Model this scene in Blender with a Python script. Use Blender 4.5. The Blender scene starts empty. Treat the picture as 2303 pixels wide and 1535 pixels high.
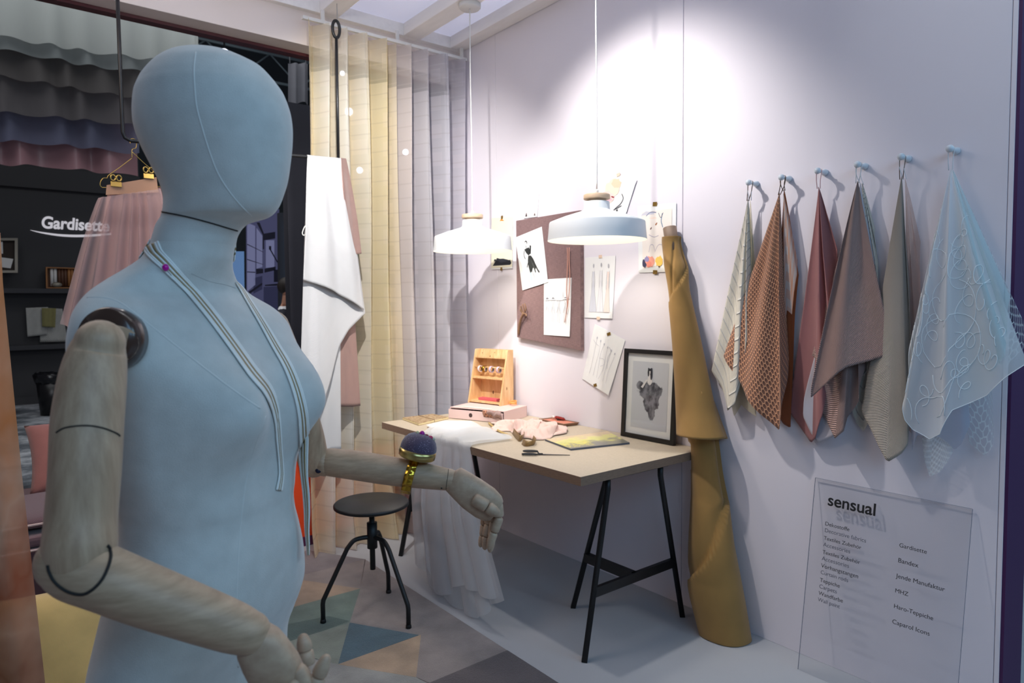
import bpy, bmesh, math, random
from mathutils import Vector, Matrix
from mathutils.bvhtree import BVHTree

S = bpy.context.scene
COL = S.collection
R = random.Random(7)
pi = math.pi
V = Vector

# ---------------------------------------------------------------- camera
FPX, YAW, PITCH, ROLL = 1525.67, 0.667478, 0.0534338, -0.00940165
PW, PH = 2303, 1535
CAM = V((0, 0, 1.45))
cF = V((math.sin(YAW) * math.cos(PITCH), math.cos(YAW) * math.cos(PITCH), -math.sin(PITCH)))
cR = V((math.cos(YAW), -math.sin(YAW), 0))
cU = cR.cross(cF)
cR, cU = math.cos(ROLL) * cR + math.sin(ROLL) * cU, -math.sin(ROLL) * cR + math.cos(ROLL) * cU
cd = bpy.data.cameras.new('camera')
cam = bpy.data.objects.new('camera', cd)
COL.objects.link(cam)
cam.matrix_world = Matrix(((cR.x, cU.x, -cF.x, CAM.x), (cR.y, cU.y, -cF.y, CAM.y), (cR.z, cU.z, -cF.z, CAM.z), (0, 0, 0, 1)))
cd.sensor_width = 36
cd.lens = FPX / PW * 36
cd.clip_start = 0.05
cd.clip_end = 100
cd.dof.use_dof = True
cd.dof.focus_distance = 1.7
cd.dof.aperture_fstop = 7.0
S.camera = cam

# ---------------------------------------------------------------- view, world, lights
S.view_settings.view_transform = 'Standard'
S.view_settings.look = 'None'
S.view_settings.exposure = 0.0
S.view_settings.gamma = 1
S.view_settings.use_curve_mapping = False
S.cycles.max_bounces = 8
S.cycles.transparent_max_bounces = 24
S.cycles.sample_clamp_indirect = 4
w = bpy.data.worlds.new('world')
S.world = w
w.use_nodes = True
w.node_tree.nodes['Background'].inputs[0].default_value = (0.50, 0.50, 0.60, 1)
w.node_tree.nodes['Background'].inputs[1].default_value = 0.12


def lamp(name, kind, loc, aim, power, color, **kw):
    ld = bpy.data.lights.new(name, kind)
    o = bpy.data.objects.new(name, ld)
    COL.objects.link(o)
    o.location = loc
    if aim is not None:
        o.rotation_euler = (V(aim) - V(loc)).to_track_quat('-Z', 'Y').to_euler()
    ld.energy = power
    ld.color = color
    for k, v in kw.items():
        setattr(ld, k, v)
    return o


# ceiling track spots of the booth (their cones fall on the wall, the desk and the curtain), then added fills
lamp('track_spot_wall', 'SPOT', (1.60, 2.25, 2.92), (2.62, 2.30, 1.80), 92, (1.0, 0.955, 0.92), spot_size=math.radians(94), spot_blend=0.75, shadow_soft_size=0.035)
lamp('track_spot_curtain', 'SPOT', (1.0, 2.1, 2.95), (1.90, 3.78, 1.80), 270, (1.0, 0.97, 0.95), spot_size=math.radians(74), spot_blend=0.8, shadow_soft_size=0.03)
lamp('beam_fill_near', 'POINT', (1.0, 2.0, 2.88), None, 4, (1.0, 0.95, 0.92), shadow_soft_size=0.06)  # unseen point light, added to brighten the beams and upper wall
lamp('beam_fill_far', 'POINT', (0.95, 3.0, 2.90), None, 4, (1.0, 0.95, 0.92), shadow_soft_size=0.06)  # second added fill for the beams, no lamp hangs here
# hall light entering from the open front, cool
lamp('hall_light', 'AREA', (2.9, -2.2, 3.2), (1.2, 1.8, 1.0), 46, (0.40, 0.72, 1.0), shape='RECTANGLE', size=2.4, size_y=1.6)
lamp('hall_light_side', 'AREA', (0.1, -2.0, 3.0), (2.6, 1.3, 1.2), 40, (0.34, 0.64, 1.0), shape='RECTANGLE', size=2.5, size_y=1.5)
# light of the neighbouring stand, with an added fill on the man
lamp('stand_light', 'AREA', (1.0, 8.4, 5.2), (0.8, 10.0, 0.0), 95, (0.95, 0.97, 1.0), shape='RECTANGLE', size=5.0, size_y=2.5)
lamp('man_fill', 'SPOT', (1.2, 5.6, 4.4), (2.45, 7.0, 1.5), 110, (1.0, 0.95, 0.9), spot_size=math.radians(24), spot_blend=0.5, shadow_soft_size=0.05)  # unseen spot, added only to brighten the man
lamp('stand_sofa_light', 'AREA', (-0.6, 2.9, 3.0), (0.1, 3.6, 0.2), 20, (1.0, 0.86, 0.78), shape='RECTANGLE', size=1.2, size_y=1.0)

# hall roof light falling on the cloth ceiling of the booth from above
lamp('hall_roof_light', 'AREA', (1.6, 2.4, 4.6), (1.6, 2.4, 0.0), 120, (0.95, 0.97, 1.0), shape='RECTANGLE', size=3.0, size_y=3.0)

# ---------------------------------------------------------------- measuring: a line of sight meets a plane of the room
XW, YC, ZT = 2.6195, 3.98, 0.778


def ray(px, py):
    return cF + cR * ((px - PW / 2) / FPX) - cU * ((py - PH / 2) / FPX)


def on(px, py, axis, val):
    d = ray(px, py)
    return CAM + d * ((val - CAM[axis]) / d[axis])


def wall(p, d=0.0):
    return on(p[0], p[1], 0, XW - d)


def flr(p, z=0.0):
    return on(p[0], p[1], 2, z)


def tab(p, z=0.0):
    return on(p[0], p[1], 2, ZT + z)


def aty(p, y):
    return on(p[0], p[1], 1, y)


def dep(px, py, d):
    return CAM + ray(px, py) * d


def zat(x, y, py):
    lo, hi = -1.0, 6.0
    for _ in range(50):
        m = (lo + hi) / 2
        q = V((x, y, m)) - CAM
        if PH / 2 - FPX * (q @ cU) / (q @ cF) < py:
            hi = m
        else:
            lo = m
    return lo


# ---------------------------------------------------------------- materials
def lin(c):
    def f(v):
        v /= 255
        return v / 12.92 if v <= 0.04045 else ((v + 0.055) / 1.055) ** 2.4
    return (f(c[0]), f(c[1]), f(c[2]), 1)


class NT:
    """tiny node graph writer"""

    def __init__(s, name):
        s.m = bpy.data.materials.new(name)
        s.m.use_nodes = True
        s.t = s.m.node_tree
        s.t.nodes.clear()
        s.out = s.n('ShaderNodeOutputMaterial')

    def n(s, typ, **kw):
        nd = s.t.nodes.new(typ)
        for k, v in kw.items():
            setattr(nd, k, v)
        return nd

    def link(s, a, b):
        s.t.links.new(a, b)

    def put(s, sock, v):
        if isinstance(v, bpy.types.NodeSocket):
            s.link(v, sock)
        else:
            sock.default_value = v

    def math(s, op, a, b=0.0, c=0.0):
        nd = s.n('ShaderNodeMath', operation=op)
        for i, v in enumerate((a, b, c)):
            s.put(nd.inputs[i], v)
        return nd.outputs[0]

    def sep(s, kind='UV'):
        tc = s.n('ShaderNodeTexCoord')
        sp = s.n('ShaderNodeSeparateXYZ')
        s.link(tc.outputs[kind], sp.inputs[0])
        return sp.outputs[0], sp.outputs[1], sp.outputs[2]

    def noise(s, scale, kind='Object', detail=3, rough=0.5, stretch=None):
        tc = s.n('ShaderNodeTexCoord')
        src = tc.outputs[kind]
        if stretch:
            mp = s.n('ShaderNodeMapping')
            mp.inputs['Scale'].default_value = stretch
            s.link(src, mp.inputs[0])
            src = mp.outputs[0]
        nz = s.n('ShaderNodeTexNoise')
        s.link(src, nz.inputs['Vector'])
        nz.inputs['Scale'].default_value = scale
        nz.inputs['Detail'].default_value = detail
        nz.inputs['Roughness'].default_value = rough
        return nz.outputs[0]

    def ramp(s, f, stops):
        r = s.n('ShaderNodeValToRGB')
        s.link(f, r.inputs[0])
        e = r.color_ramp.elements
        while len(e) < len(stops):
            e.new(0.5)
        for el, (p, c) in zip(e, stops):
            el.position = p
            el.color = lin(c) if len(c) == 3 else c
        return r.outputs[0]

    def mixc(s, f, a, b):
        nd = s.n('ShaderNodeMix', data_type='RGBA')
        s.put(nd.inputs[0], f)
        s.put(nd.inputs[6], a)
        s.put(nd.inputs[7], b)
        return nd.outputs[2]

    def bump(s, h, dist=0.002, strength=0.5):
        b = s.n('ShaderNodeBump')
        s.link(h, b.inputs['Height'])
        b.inputs['Distance'].default_value = dist
        b.inputs['Strength'].default_value = strength
        return b.outputs[0]

    def pbsdf(s, color, rough=0.6, metal=0.0, sheen=0.0, normal=None, emit=None, estr=0.0, alpha=None, coat=0.0):
        p = s.n('ShaderNodeBsdfPrincipled')
        s.put(p.inputs['Base Color'], color)
        s.put(p.inputs['Roughness'], rough)
        p.inputs['Metallic'].default_value = metal
        p.inputs['Sheen Weight'].default_value = sheen
        p.inputs['Coat Weight'].default_value = coat
        if normal is not None:
            s.link(normal, p.inputs['Normal'])
        if emit is not None:
            p.inputs['Emission Color'].default_value = emit
            p.inputs['Emission Strength'].default_value = estr
        if alpha is not None:
            s.put(p.inputs['Alpha'], alpha)
        return p.outputs[0]

    def done(s, shader):
        s.link(shader, s.out.inputs[0])
        return s.m


CACHE = {}


def mat(name, c, rough=0.6, metal=0.0, var=0.0, vscale=6, bump=0.0, bscale=300, sheen=0.0, coat=0.0, stretch=None):
    if name in CACHE:
        return CACHE[name]
    t = NT(name)
    col = lin(c)
    if var:
        f = t.noise(vscale, stretch=stretch, detail=5)
        a = tuple(max(0, x * (1 - var)) for x in col[:3]) + (1,)
        b = tuple(min(1, x * (1 + var)) for x in col[:3]) + (1,)
        col = t.ramp(f, [(0.3, a), (0.7, b)])
    nrm = t.bump(t.noise(bscale, detail=2), 0.001, bump) if bump else None
    CACHE[name] = t.done(t.pbsdf(col, rough, metal, sheen, nrm, coat=coat))
    return CACHE[name]


def emit(name, c, strength):
    t = NT(name)
    e = t.n('ShaderNodeEmission')
    e.inputs[0].default_value = lin(c)
    e.inputs[1].default_value = strength
    return t.done(e.outputs[0])


def cloth(name, c, rough=0.9, sheen=0.25, weave=0.4, period=0.004, var=0.06, trans=0.0, c2=None, diag=False):
    """woven cloth: fine rib relief along UV metres"""
    t = NT(name)
    u, v, _ = t.sep('UV')
    if diag:
        u = t.math('ADD', u, v)
    su = t.math('SINE', t.math('MULTIPLY', u, 2 * pi / period))
    sv = t.math('SINE', t.math('MULTIPLY', v, 2 * pi / period))
    h = t.math('MULTIPLY', su, sv) if not diag else t.math('ADD', su, t.math('MULTIPLY', t.noise(220, 'UV'), 1.2))
    col = lin(c)
    a = tuple(x * (1 - var) for x in col[:3]) + (1,)
    b = tuple(min(1, x * (1 + var)) for x in col[:3]) + (1,)
    k = t.ramp(t.noise(14, 'UV', 5), [(0.3, a), (0.7, b)])
    if c2:
        k = t.mixc(t.math('MULTIPLY_ADD', h, 0.5, 0.5), k, lin(c2))
    nrm = t.bump(h, period * 0.35, weave)
    sh = t.pbsdf(k, rough, 0, sheen, nrm)
    if trans:
        tr = t.n('ShaderNodeBsdfTranslucent')
        t.put(tr.inputs[0], k)
        mx = t.n('ShaderNodeMixShader')
        mx.inputs[0].default_value = trans
        t.link(sh, mx.inputs[1])
        t.link(tr.outputs[0], mx.inputs[2])
        sh = mx.outputs[0]
    return t.done(sh)


def sheer_mix(t, k, opac, trans=0.4):
    """see-through fabric: k colour, opac 0..1 (socket or number)"""
    d = t.n('ShaderNodeBsdfDiffuse')
    t.put(d.inputs[0], k)
    tr = t.n('ShaderNodeBsdfTranslucent')
    t.put(tr.inputs[0], k)
    m1 = t.n('ShaderNodeMixShader')
    m1.inputs[0].default_value = trans
    t.link(d.outputs[0], m1.inputs[1])
    t.link(tr.outputs[0], m1.inputs[2])
    tp = t.n('ShaderNodeBsdfTransparent')
    m2 = t.n('ShaderNodeMixShader')
    t.put(m2.inputs[0], opac)
    t.link(tp.outputs[0], m2.inputs[1])
    t.link(m1.outputs[0], m2.inputs[2])
    return m2.outputs[0]


def sheer(name, c, opac, trans=0.4):
    t = NT(name)
    # a thread seen edge-on covers more: opacity rises at grazing angles
    lw = t.n('ShaderNodeLayerWeight')
    lw.inputs[0].default_value = 0.35
    o = t.math('MULTIPLY_ADD', lw.outputs[1], (1 - opac) * 0.8, opac)
    return t.done(sheer_mix(t, lin(c), o, trans))


def hexnet(t, size):
    """distance to the border of a honeycomb cell along UV metres, 0 at centre .. 0.5 at border"""
    u, v, _ = t.sep('UV')
    x = t.math('DIVIDE', u, size)
    y = t.math('DIVIDE', v, size)
    r3 = math.sqrt(3)

    def cell(dx, dy):
        ax = t.math('SUBTRACT', t.math('FLOORED_MODULO', t.math('ADD', x, dx), 1.0), 0.5)
        ay = t.math('SUBTRACT', t.math('FLOORED_MODULO', t.math('ADD', y, dy), r3), r3 / 2)
        d = t.math('ADD', t.math('MULTIPLY', ax, ax), t.math('MULTIPLY', ay, ay))
        e = t.math('MAXIMUM', t.math('ABSOLUTE', ax), t.math('ADD', t.math('MULTIPLY', t.math('ABSOLUTE', ax), 0.5), t.math('MULTIPLY', t.math('ABSOLUTE', ay), r3 / 2)))
        return d, e
    d1, e1 = cell(50, 50 * r3)
    d2, e2 = cell(50.5, 50.5 * r3)
    f = t.math('LESS_THAN', d1, d2)
    return t.math('ADD', t.math('MULTIPLY', e1, f), t.math('MULTIPLY', e2, t.math('SUBTRACT', 1.0, f)))


# ---------------------------------------------------------------- mesh building
ORG = {}


class MB:
    def __init__(s):
        s.b = bmesh.new()
        s.uv = s.b.loops.layers.uv.new('UVMap')

    def face(s, vs, mi=0, smooth=False):
        try:
            f = s.b.faces.new(vs)
        except ValueError:
            return None
        f.material_index = mi
        f.smooth = smooth
        return f

    def poly(s, pts, mi=0):
        f = s.face([s.b.verts.new(p) for p in pts], mi)
        return s

    def box(s, lo, hi, mi=0, M=None, bevel=0.0):
        lo, hi = V(lo), V(hi)
        ps = [V((x, y, z)) for z in (lo.z, hi.z) for y in (lo.y, hi.y) for x in (lo.x, hi.x)]
        return s.hexa([M @ p for p in ps] if M else ps, mi, bevel)

    def hexa(s, ps, mi=0, bevel=0.0):
        vs = [s.b.verts.new(p) for p in ps]
        fs = []
        for q in ((0, 2, 3, 1), (4, 5, 7, 6), (0, 1, 5, 4), (2, 6, 7, 3), (0, 4, 6, 2), (1, 3, 7, 5)):
            fs.append(s.face([vs[i] for i in q], mi))
        if bevel:
            es = list({e for f in fs if f for e in f.edges})
            r = bmesh.ops.bevel(s.b, geom=es, offset=bevel, segments=2, affect='EDGES', profile=0.6)
            for f in r['faces']:
                f.material_index = mi
        return s

    def slab(s, quad, off, mi=0, bevel=0.0):
        """quad of 4 points swept along off"""
        q = [V(p) for p in quad]
        a = [q[0], q[1], q[3], q[2]]
        return s.hexa(a + [p + V(off) for p in a], mi, bevel)

    def prism(s, pts, off, mi=0):
        off = V(off)
        a = [s.b.verts.new(p) for p in pts]
        b = [s.b.verts.new(V(p) + off) for p in pts]
        n = len(a)
        s.face(a, mi)
        s.face(b[::-1], mi)
        for i in range(n):
            s.face([a[i], a[(i + 1) % n], b[(i + 1) % n], b[i]], mi)
        return s

    def rings(s, rings, mi=0, cap0=True, cap1=True, closed=True, uvs=None, smooth=True):
        L = [[s.b.verts.new(p) for p in r] for r in rings]
        n = len(L[0])
        m = n if closed else n - 1
        for i in range(len(L) - 1):
            for j in range(m):
                k = (j + 1) % n
                f = s.face([L[i][j], L[i][k], L[i + 1][k], L[i + 1][j]], mi, smooth)
                if f and uvs:
                    for lp, (a, c) in zip(f.loops, ((i, j), (i, j + 1), (i + 1, j + 1), (i + 1, j))):
                        lp[s.uv].uv = uvs(a, c)
        if closed and cap0:
            s.face(L[0][::-1], mi, False)
        if closed and cap1:
            s.face(L[-1], mi, False)
        return s

    def tube(s, path, r, seg=10, mi=0, caps=True, flat=1.0):
        P = [V(p) for p in path]
        n = len(P)
        rr = r if isinstance(r, (list, tuple)) else [r] * n
        T = []
        for i in range(n):
            d = P[min(i + 1, n - 1)] - P[max(i - 1, 0)]
            T.append(d.normalized() if d.length > 1e-9 else V((0, 0, 1)))
        up = V((0, 0, 1)) if abs(T[0].z) < 0.9 else V((1, 0, 0))
        nx = T[0].cross(up).normalized()
        out = []
        for i in range(n):
            if i:
                q = T[i - 1].rotation_difference(T[i])
                nx = (q @ nx).normalized()
            ny = T[i].cross(nx)
            out.append([P[i] + (nx * math.cos(a) + ny * flat * math.sin(a)) * rr[i] for a in [2 * pi * k / seg for k in range(seg)]])
        return s.rings(out, mi, caps, caps, uvs=lambda a, c: (c / seg, a * 0.02))

    def rod(s, a, b, r, seg=16, mi=0, r2=None):
        return s.tube([a, b], [r, r if r2 is None else r2], seg, mi)

    def lathe(s, prof, c, seg=48, mi=0, M=None, cap=False):
        c = V(c)
        out = []
        for (r, z) in prof:
            ring = []
            for k in range(seg):
                a = 2 * pi * k / seg
                p = V((r * math.cos(a), r * math.sin(a), z))
                ring.append(c + (M @ p if M else p))
            out.append(ring)
        return s.rings(out, mi, cap, cap)

    def ball(s, c, r, mi=0, sc=(1, 1, 1), M=None, seg=20, rows=12):
        pr = [(max(1e-4, math.sin(pi * i / rows)), -math.cos(pi * i / rows)) for i in range(rows + 1)]
        c = V(c)
        out = []
        for (q, z) in pr:
            ring = []
            for k in range(seg):
                a = 2 * pi * k / seg
                p = V((q * math.cos(a) * sc[0], q * math.sin(a) * sc[1], z * sc[2])) * r
                ring.append(c + (M @ p if M else p))
            out.append(ring)
        return s.rings(out, mi, True, True)

    def grid(s, fn, nu, nv, su=1.0, sv=1.0, mi=0, smooth=True):
        L = [[s.b.verts.new(fn(i / nu, j / nv)) for i in range(nu + 1)] for j in range(nv + 1)]
        for j in range(nv):
            for i in range(nu):
                f = s.face([L[j][i], L[j][i + 1], L[j + 1][i + 1], L[j + 1][i]], mi, smooth)
                if f:
                    for lp, (a, c) in zip(f.loops, ((i, j), (i + 1, j), (i + 1, j + 1), (i, j + 1))):
                        lp[s.uv].uv = (a / nu * su, c / nv * sv)
        return s

    def build(s, name, mats, parent=None, fix=True, **tags):
        if fix:
            bmesh.ops.recalc_face_normals(s.b, faces=s.b.faces)
        vs = [v.co for v in s.b.verts]
        if parent is not None:
            o0 = ORG[parent.name]
        else:
            o0 = V(((min(v.x for v in vs) + max(v.x for v in vs)) / 2, (min(v.y for v in vs) + max(v.y for v in vs)) / 2, min(v.z for v in vs)))
        for v in s.b.verts:
            v.co = v.co - o0
        me = bpy.data.meshes.new(name)
        s.b.to_mesh(me)
        s.b.free()
        for m in (mats if isinstance(mats, (list, tuple)) else [mats]):
            me.materials.append(m)
        o = bpy.data.objects.new(name, me)
        COL.objects.link(o)
        if parent is not None:
            o.parent = parent
        else:
            o.location = o0
        ORG[o.name] = o0
        for k, v in tags.items():
            o[k] = v
        return o


def thing(name, label, category, loc, group=None):
    o = bpy.data.objects.new(name, None)
    COL.objects.link(o)
    o.location = loc
    o.empty_display_size = 0.05
    ORG[o.name] = V(loc)
    o['label'] = label
    o['category'] = category
    if group:
        o['group'] = group
    return o


def tag(o, label, category, group=None):
    o['label'] = label
    o['category'] = category
    if group:
        o['group'] = group
    return o


def struct(name, mb, m):
    return mb.build(name, m, kind='structure')


def solid(o, th, offset=0.0):
    md = o.modifiers.new('thickness', 'SOLIDIFY')
    md.thickness = th
    md.offset = offset
    return o


def lerp(a, b, t):
    return a + (b - a) * t


def sstep(a, b, x):
    t = min(1, max(0, (x - a) / (b - a)))
    return t * t * (3 - 2 * t)


def pl(pts, t):
    """point along a polyline of tuples, t 0..1 by index"""
    n = len(pts) - 1
    k = min(int(t * n), n - 1)
    f = t * n - k
    return tuple(lerp(a, b, f) for a, b in zip(pts[k], pts[k + 1]))


def plen(pts, t):
    """point along a polyline of Vectors by length"""
    L = [0]
    for a, b in zip(pts, pts[1:]):
        L.append(L[-1] + (b - a).length)
    x = t * L[-1]
    for i in range(len(pts) - 1):
        if x <= L[i + 1] or i == len(pts) - 2:
            return pts[i].lerp(pts[i + 1], (x - L[i]) / max(1e-9, L[i + 1] - L[i]))


def smooth_path(P, n=8):
    P = [V(p) for p in P]
    out = []
    for i in range(len(P) - 1):
        p0, p1, p2, p3 = P[max(i - 1, 0)], P[i], P[i + 1], P[min(i + 2, len(P) - 1)]
        for k in range(n):
            t = k / n
            out.append(0.5 * ((2 * p1) + (p2 - p0) * t + (2 * p0 - 5 * p1 + 4 * p2 - p3) * t * t + (3 * p1 - p0 - 3 * p2 + p3) * t ** 3))
    out.append(P[-1])
    return out


def text_mesh(body, size, origin, xdir, ydir, m, name, parent, bold=0.0, shear=0.0, extrude=0.0004, spacing=1.0, xs=1.0):
    cu = bpy.data.curves.new(name, 'FONT')
    cu.body = body
    cu.size = size
    cu.offset = bold
    cu.shear = shear
    cu.extrude = extrude
    cu.space_character = spacing
    tmp = bpy.data.objects.new(name, cu)
    COL.objects.link(tmp)
    dg = bpy.context.evaluated_depsgraph_get()
    me = bpy.data.meshes.new_from_object(tmp.evaluated_get(dg))
    bpy.data.objects.remove(tmp)
    x, y = V(xdir).normalized(), V(ydir).normalized()
    z = x.cross(y)
    o0 = ORG[parent.name]
    for v in me.vertices:
        v.co = V(origin) + x * (v.co.x * xs) + y * v.co.y + z * v.co.z - o0
    me.materials.clear()
    me.materials.append(m)
    o = bpy.data.objects.new(name, me)
    COL.objects.link(o)
    o.parent = parent
    ORG[o.name] = o0
    return o


WHITE = mat('white_paint', (226, 224, 220), 0.5)
BLACK = mat('black_metal', (20, 20, 22), 0.45)
GOLD = mat('gold_metal', (196, 160, 60), 0.22, 1.0)
# ================================================================ the setting
m_wall = mat('wall_paint', (232, 226, 232), 0.75, bump=0.08, bscale=500)
b = MB()
for y0, y1 in ((0.726, 0.7405), (0.7425, 2.019), (2.023, 3.4655), (3.4675, 4.06)):
    b.box((XW, y0, 0), (XW + 0.19, y1, 3.3), bevel=0.0015)
b.box((XW + 0.006, 0.73, 0), (XW + 0.185, 4.05, 3.29))
struct('wall_right', b, m_wall)
struct('trim_1', MB().box((XW + 0.002, 0.716, 0), (XW + 0.195, 0.7258, 3.3)), mat('purple_paint', (66, 22, 76), 0.6))
struct('wall_outer', MB().box((XW + 1.6, 0.0, 0), (XW + 1.7, 3.0, 3.5)), mat('outer_paint', (190, 205, 215), 0.7))

m_floor = mat('grey_floor', (176, 178, 182), 0.55, var=0.03, vscale=3)
struct('floor', MB().box((-4, -4, -0.06), (8, 14.0, 0)), m_floor)

# low wall under the opening to the next stand
struct('wall_rear', MB().box((-4, YC, 0.0), (XW, YC + 0.08, 0.555)), mat('orange_paint', (214, 66, 14), 0.7))
struct('trim_2', MB().box((-4, YC - 0.012, 0.555), (XW, YC + 0.09, 0.575), bevel=0.002), mat('black_sill', (22, 18, 20), 0.5))
struct('baseboard_rear', MB().box((-4, YC - 0.012, 0), (XW, YC, 0.055)), mat('plum_skirting', (74, 22, 66), 0.6))
# header box over the opening
struct('trim_3', MB().box((-4, 3.855, 2.952), (XW, YC + 0.08, 3.30), bevel=0.003), mat('header_paint', (228, 216, 210), 0.7))
struct('trim_4', MB().box((-4, YC + 0.0, 2.935), (XW, YC + 0.06, 2.9515)), mat('dark_red_strip', (74, 16, 20), 0.5))
# ceiling: pale panels above white battens
t = NT('ceiling_panel')
tl = t.n('ShaderNodeBsdfTranslucent')
tl.inputs[0].default_value = lin((228, 228, 238))
df = t.n('ShaderNodeBsdfDiffuse')
df.inputs[0].default_value = lin((228, 228, 238))
mx = t.n('ShaderNodeMixShader')
mx.inputs[0].default_value = 0.5
t.link(df.outputs[0], mx.inputs[1])
t.link(tl.outputs[0], mx.inputs[2])
struct('ceiling', MB().slab([(-0.2, 1.2, 3.215), (XW, 1.2, 3.215), (XW, 3.99, 3.215), (-0.2, 3.99, 3.215)], (0, 0, 0.002)), t.done(mx.outputs[0]))
m_beam = mat('white_timber', (246, 242, 238), 0.6, var=0.03, vscale=9, stretch=(4, 0.6, 4))
n = 5
for x0, x1 in ((2.515, 2.618), (2.168, 2.288), (1.622, 1.735), (1.07, 1.185), (0.52, 0.635)):
    b = MB().box((x0, 1.2, 3.14), (x1, 3.815, 3.2145), bevel=0.004)
    struct('trim_%d' % n, b, m_beam)
    n += 1
struct('trim_%d' % n, MB().box((-0.2, 3.816, 3.14), (2.618, 3.915, 3.2145), bevel=0.004), m_beam)

# ================================================================ neighbouring stand (seen through the opening)
m_dark = mat('charcoal_wall', (66, 66, 68), 0.8, bump=0.1, bscale=60)
YF = 12.75
struct('wall_far', MB().box((-3.5, YF, 0), (2.21, YF + 0.1, 6.5)).box((-3.5, YF - 0.06, 3.30), (2.21, YF, 3.62)).box((-3.5, YF - 0.03, 0), (2.21, YF, 0.12)), m_dark)
struct('wall_back', MB().box((-5, 13.6, 0), (13, 13.7, 9.5)), mat('hall_dark', (52, 58, 62), 0.9))
m_ledge = mat('ledge_charcoal', (58, 58, 62), 0.6)
for z in (aty((134, 649), YF - 0.2).z, 0.915):
    o = MB().box((-2.5, YF - 0.24, z - 0.07), (2.1, YF - 0.001, z), bevel=0.004).build('wall_ledge', m_ledge)
    tag(o, 'long charcoal ledge on the dark wall, %s' % ('under the open box of samples' if z > 1.2 else 'under the pale fabric swatches'), 'shelf', 'wall ledges of the dark stand')

t = NT('marbled_carpet')
k = t.ramp(t.noise(1.1, detail=9, rough=0.7, stretch=(1.0, 1.0, 1)), [(0.36, (52, 56, 62)), (0.47, (110, 116, 122)), (0.58, (196, 200, 204))])
o = MB().box((-3, 4.3, 0.0005), (2.2, 12.5, 0.014), bevel=0.004).build('marbled_carpet', t.done(t.pbsdf(k, 0.95)))
tag(o, 'grey and white marbled carpet on the floor of the dark stand', 'carpet')

# brand lettering on the dark wall
m_sign = emit('sign_white', (214, 212, 220), 0.75)
sg = thing('wall_sign', 'white lettering Gardisette over a thin swoosh on the dark wall', 'sign', aty((92, 512), YF - 0.01))
a, c = aty((92, 512), YF - 0.012), aty((215, 517), YF - 0.012)
text_mesh('Gardisette', 0.255, a, (1, 0, 0.0), (0, 0, 1), m_sign, 'lettering', sg, bold=0.007, shear=0.12, extrude=0.004, spacing=1.0, xs=0.83)
b = MB()
up, dn = [], []
P = [aty(p, YF - 0.012) for p in ((68, 517), (95, 523), (140, 529), (190, 530), (250, 526))]
P = smooth_path(P, 6)
for i, p in enumerate(P):
    th = 0.035 * math.sin(pi * min(1, i / len(P) * 0.75)) + 0.003
    up.append(p + V((0, 0, th / 2)))
    dn.append(p - V((0, 0, th / 2)))
for i in range(len(P) - 1):
    b.slab([up[i], up[i + 1], dn[i + 1], dn[i]], (0, 0.006, 0))
b.build('swoosh', m_sign, sg)

# framed picture, sample box, swatches, bin
fr = thing('shadow_frame', 'small framed display box with white cards beside the left picture edge', 'picture frame', aty((12, 614), YF - 0.2))
y = YF - 0.22
q = [aty(p, y) for p in ((-60, 535), (40, 535), (40, 613), (-60, 613))]
b = MB()
for i in range(4):
    p0, p1 = q[i], q[(i + 1) % 4]
    cc = (q[0] + q[1] + q[2] + q[3]) / 4
    i0, i1 = p0.lerp(cc, 0.14), p1.lerp(cc, 0.14)
    b.slab([p0, p1, i1, i0], (0, 0.06, 0))
b.build('frame', mat('pewter', (150, 142, 128), 0.4, 0.4), fr)
MB().slab([p + V((0, 0.04, 0)) for p in q], (0, 0.02, 0)).build('backing', mat('brown_back', (52, 42, 36), 0.8), fr)
MB().slab([aty(p, y + 0.03) for p in ((0, 578), (30, 582), (24, 603), (0, 600))], (0, 0.008, 0)).build('card', WHITE, fr)
MB().slab([aty(p, y + 0.03) for p in ((-20, 545), (6, 543), (7, 570), (-20, 572))], (0, 0.008, 0)).build('card', WHITE, fr)

sb = thing('sample_box', 'shallow wooden box of curtain hardware samples on the upper dark ledge', 'box', aty((134, 650), YF - 0.15))
y = YF - 0.2
m_oak = mat('honey_oak', (172, 116, 66), 0.55, var=0.15, vscale=8)
q = [aty(p, y) for p in ((103, 600), (172, 602), (172, 648), (104, 648))]
cc = (q[0] + q[1] + q[2] + q[3]) / 4
b = MB()
for i in range(4):
    p0, p1 = q[i], q[(i + 1) % 4]
    b.slab([p0, p1, p1.lerp(cc, 0.09), p0.lerp(cc, 0.09)], (0, 0.12, 0))
b.build('frame', m_oak, sb)
MB().slab([p + V((0, 0.1, 0)) for p in q], (0, 0.02, 0)).build('backing', mat('oak_back', (112, 76, 48), 0.6), sb)
for i, (px, col) in enumerate(((116, 0), (124, 0), (133, 1), (140, 1), (147, 1), (155, 2), (162, 2))):
    MB().rod(aty((px, 604), y + 0.05), aty((px + 1, 643), y + 0.05), 0.022, 8).build('sample_rod', (WHITE, mat('walnut', (96, 62, 44), 0.5), m_oak)[col], sb)
o = MB().ball(aty((128, 640), y + 0.02), 0.05, sc=(1.4, 0.6, 0.8)).build('finial', mat('pewter', (0, 0, 0)), sb)

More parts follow.
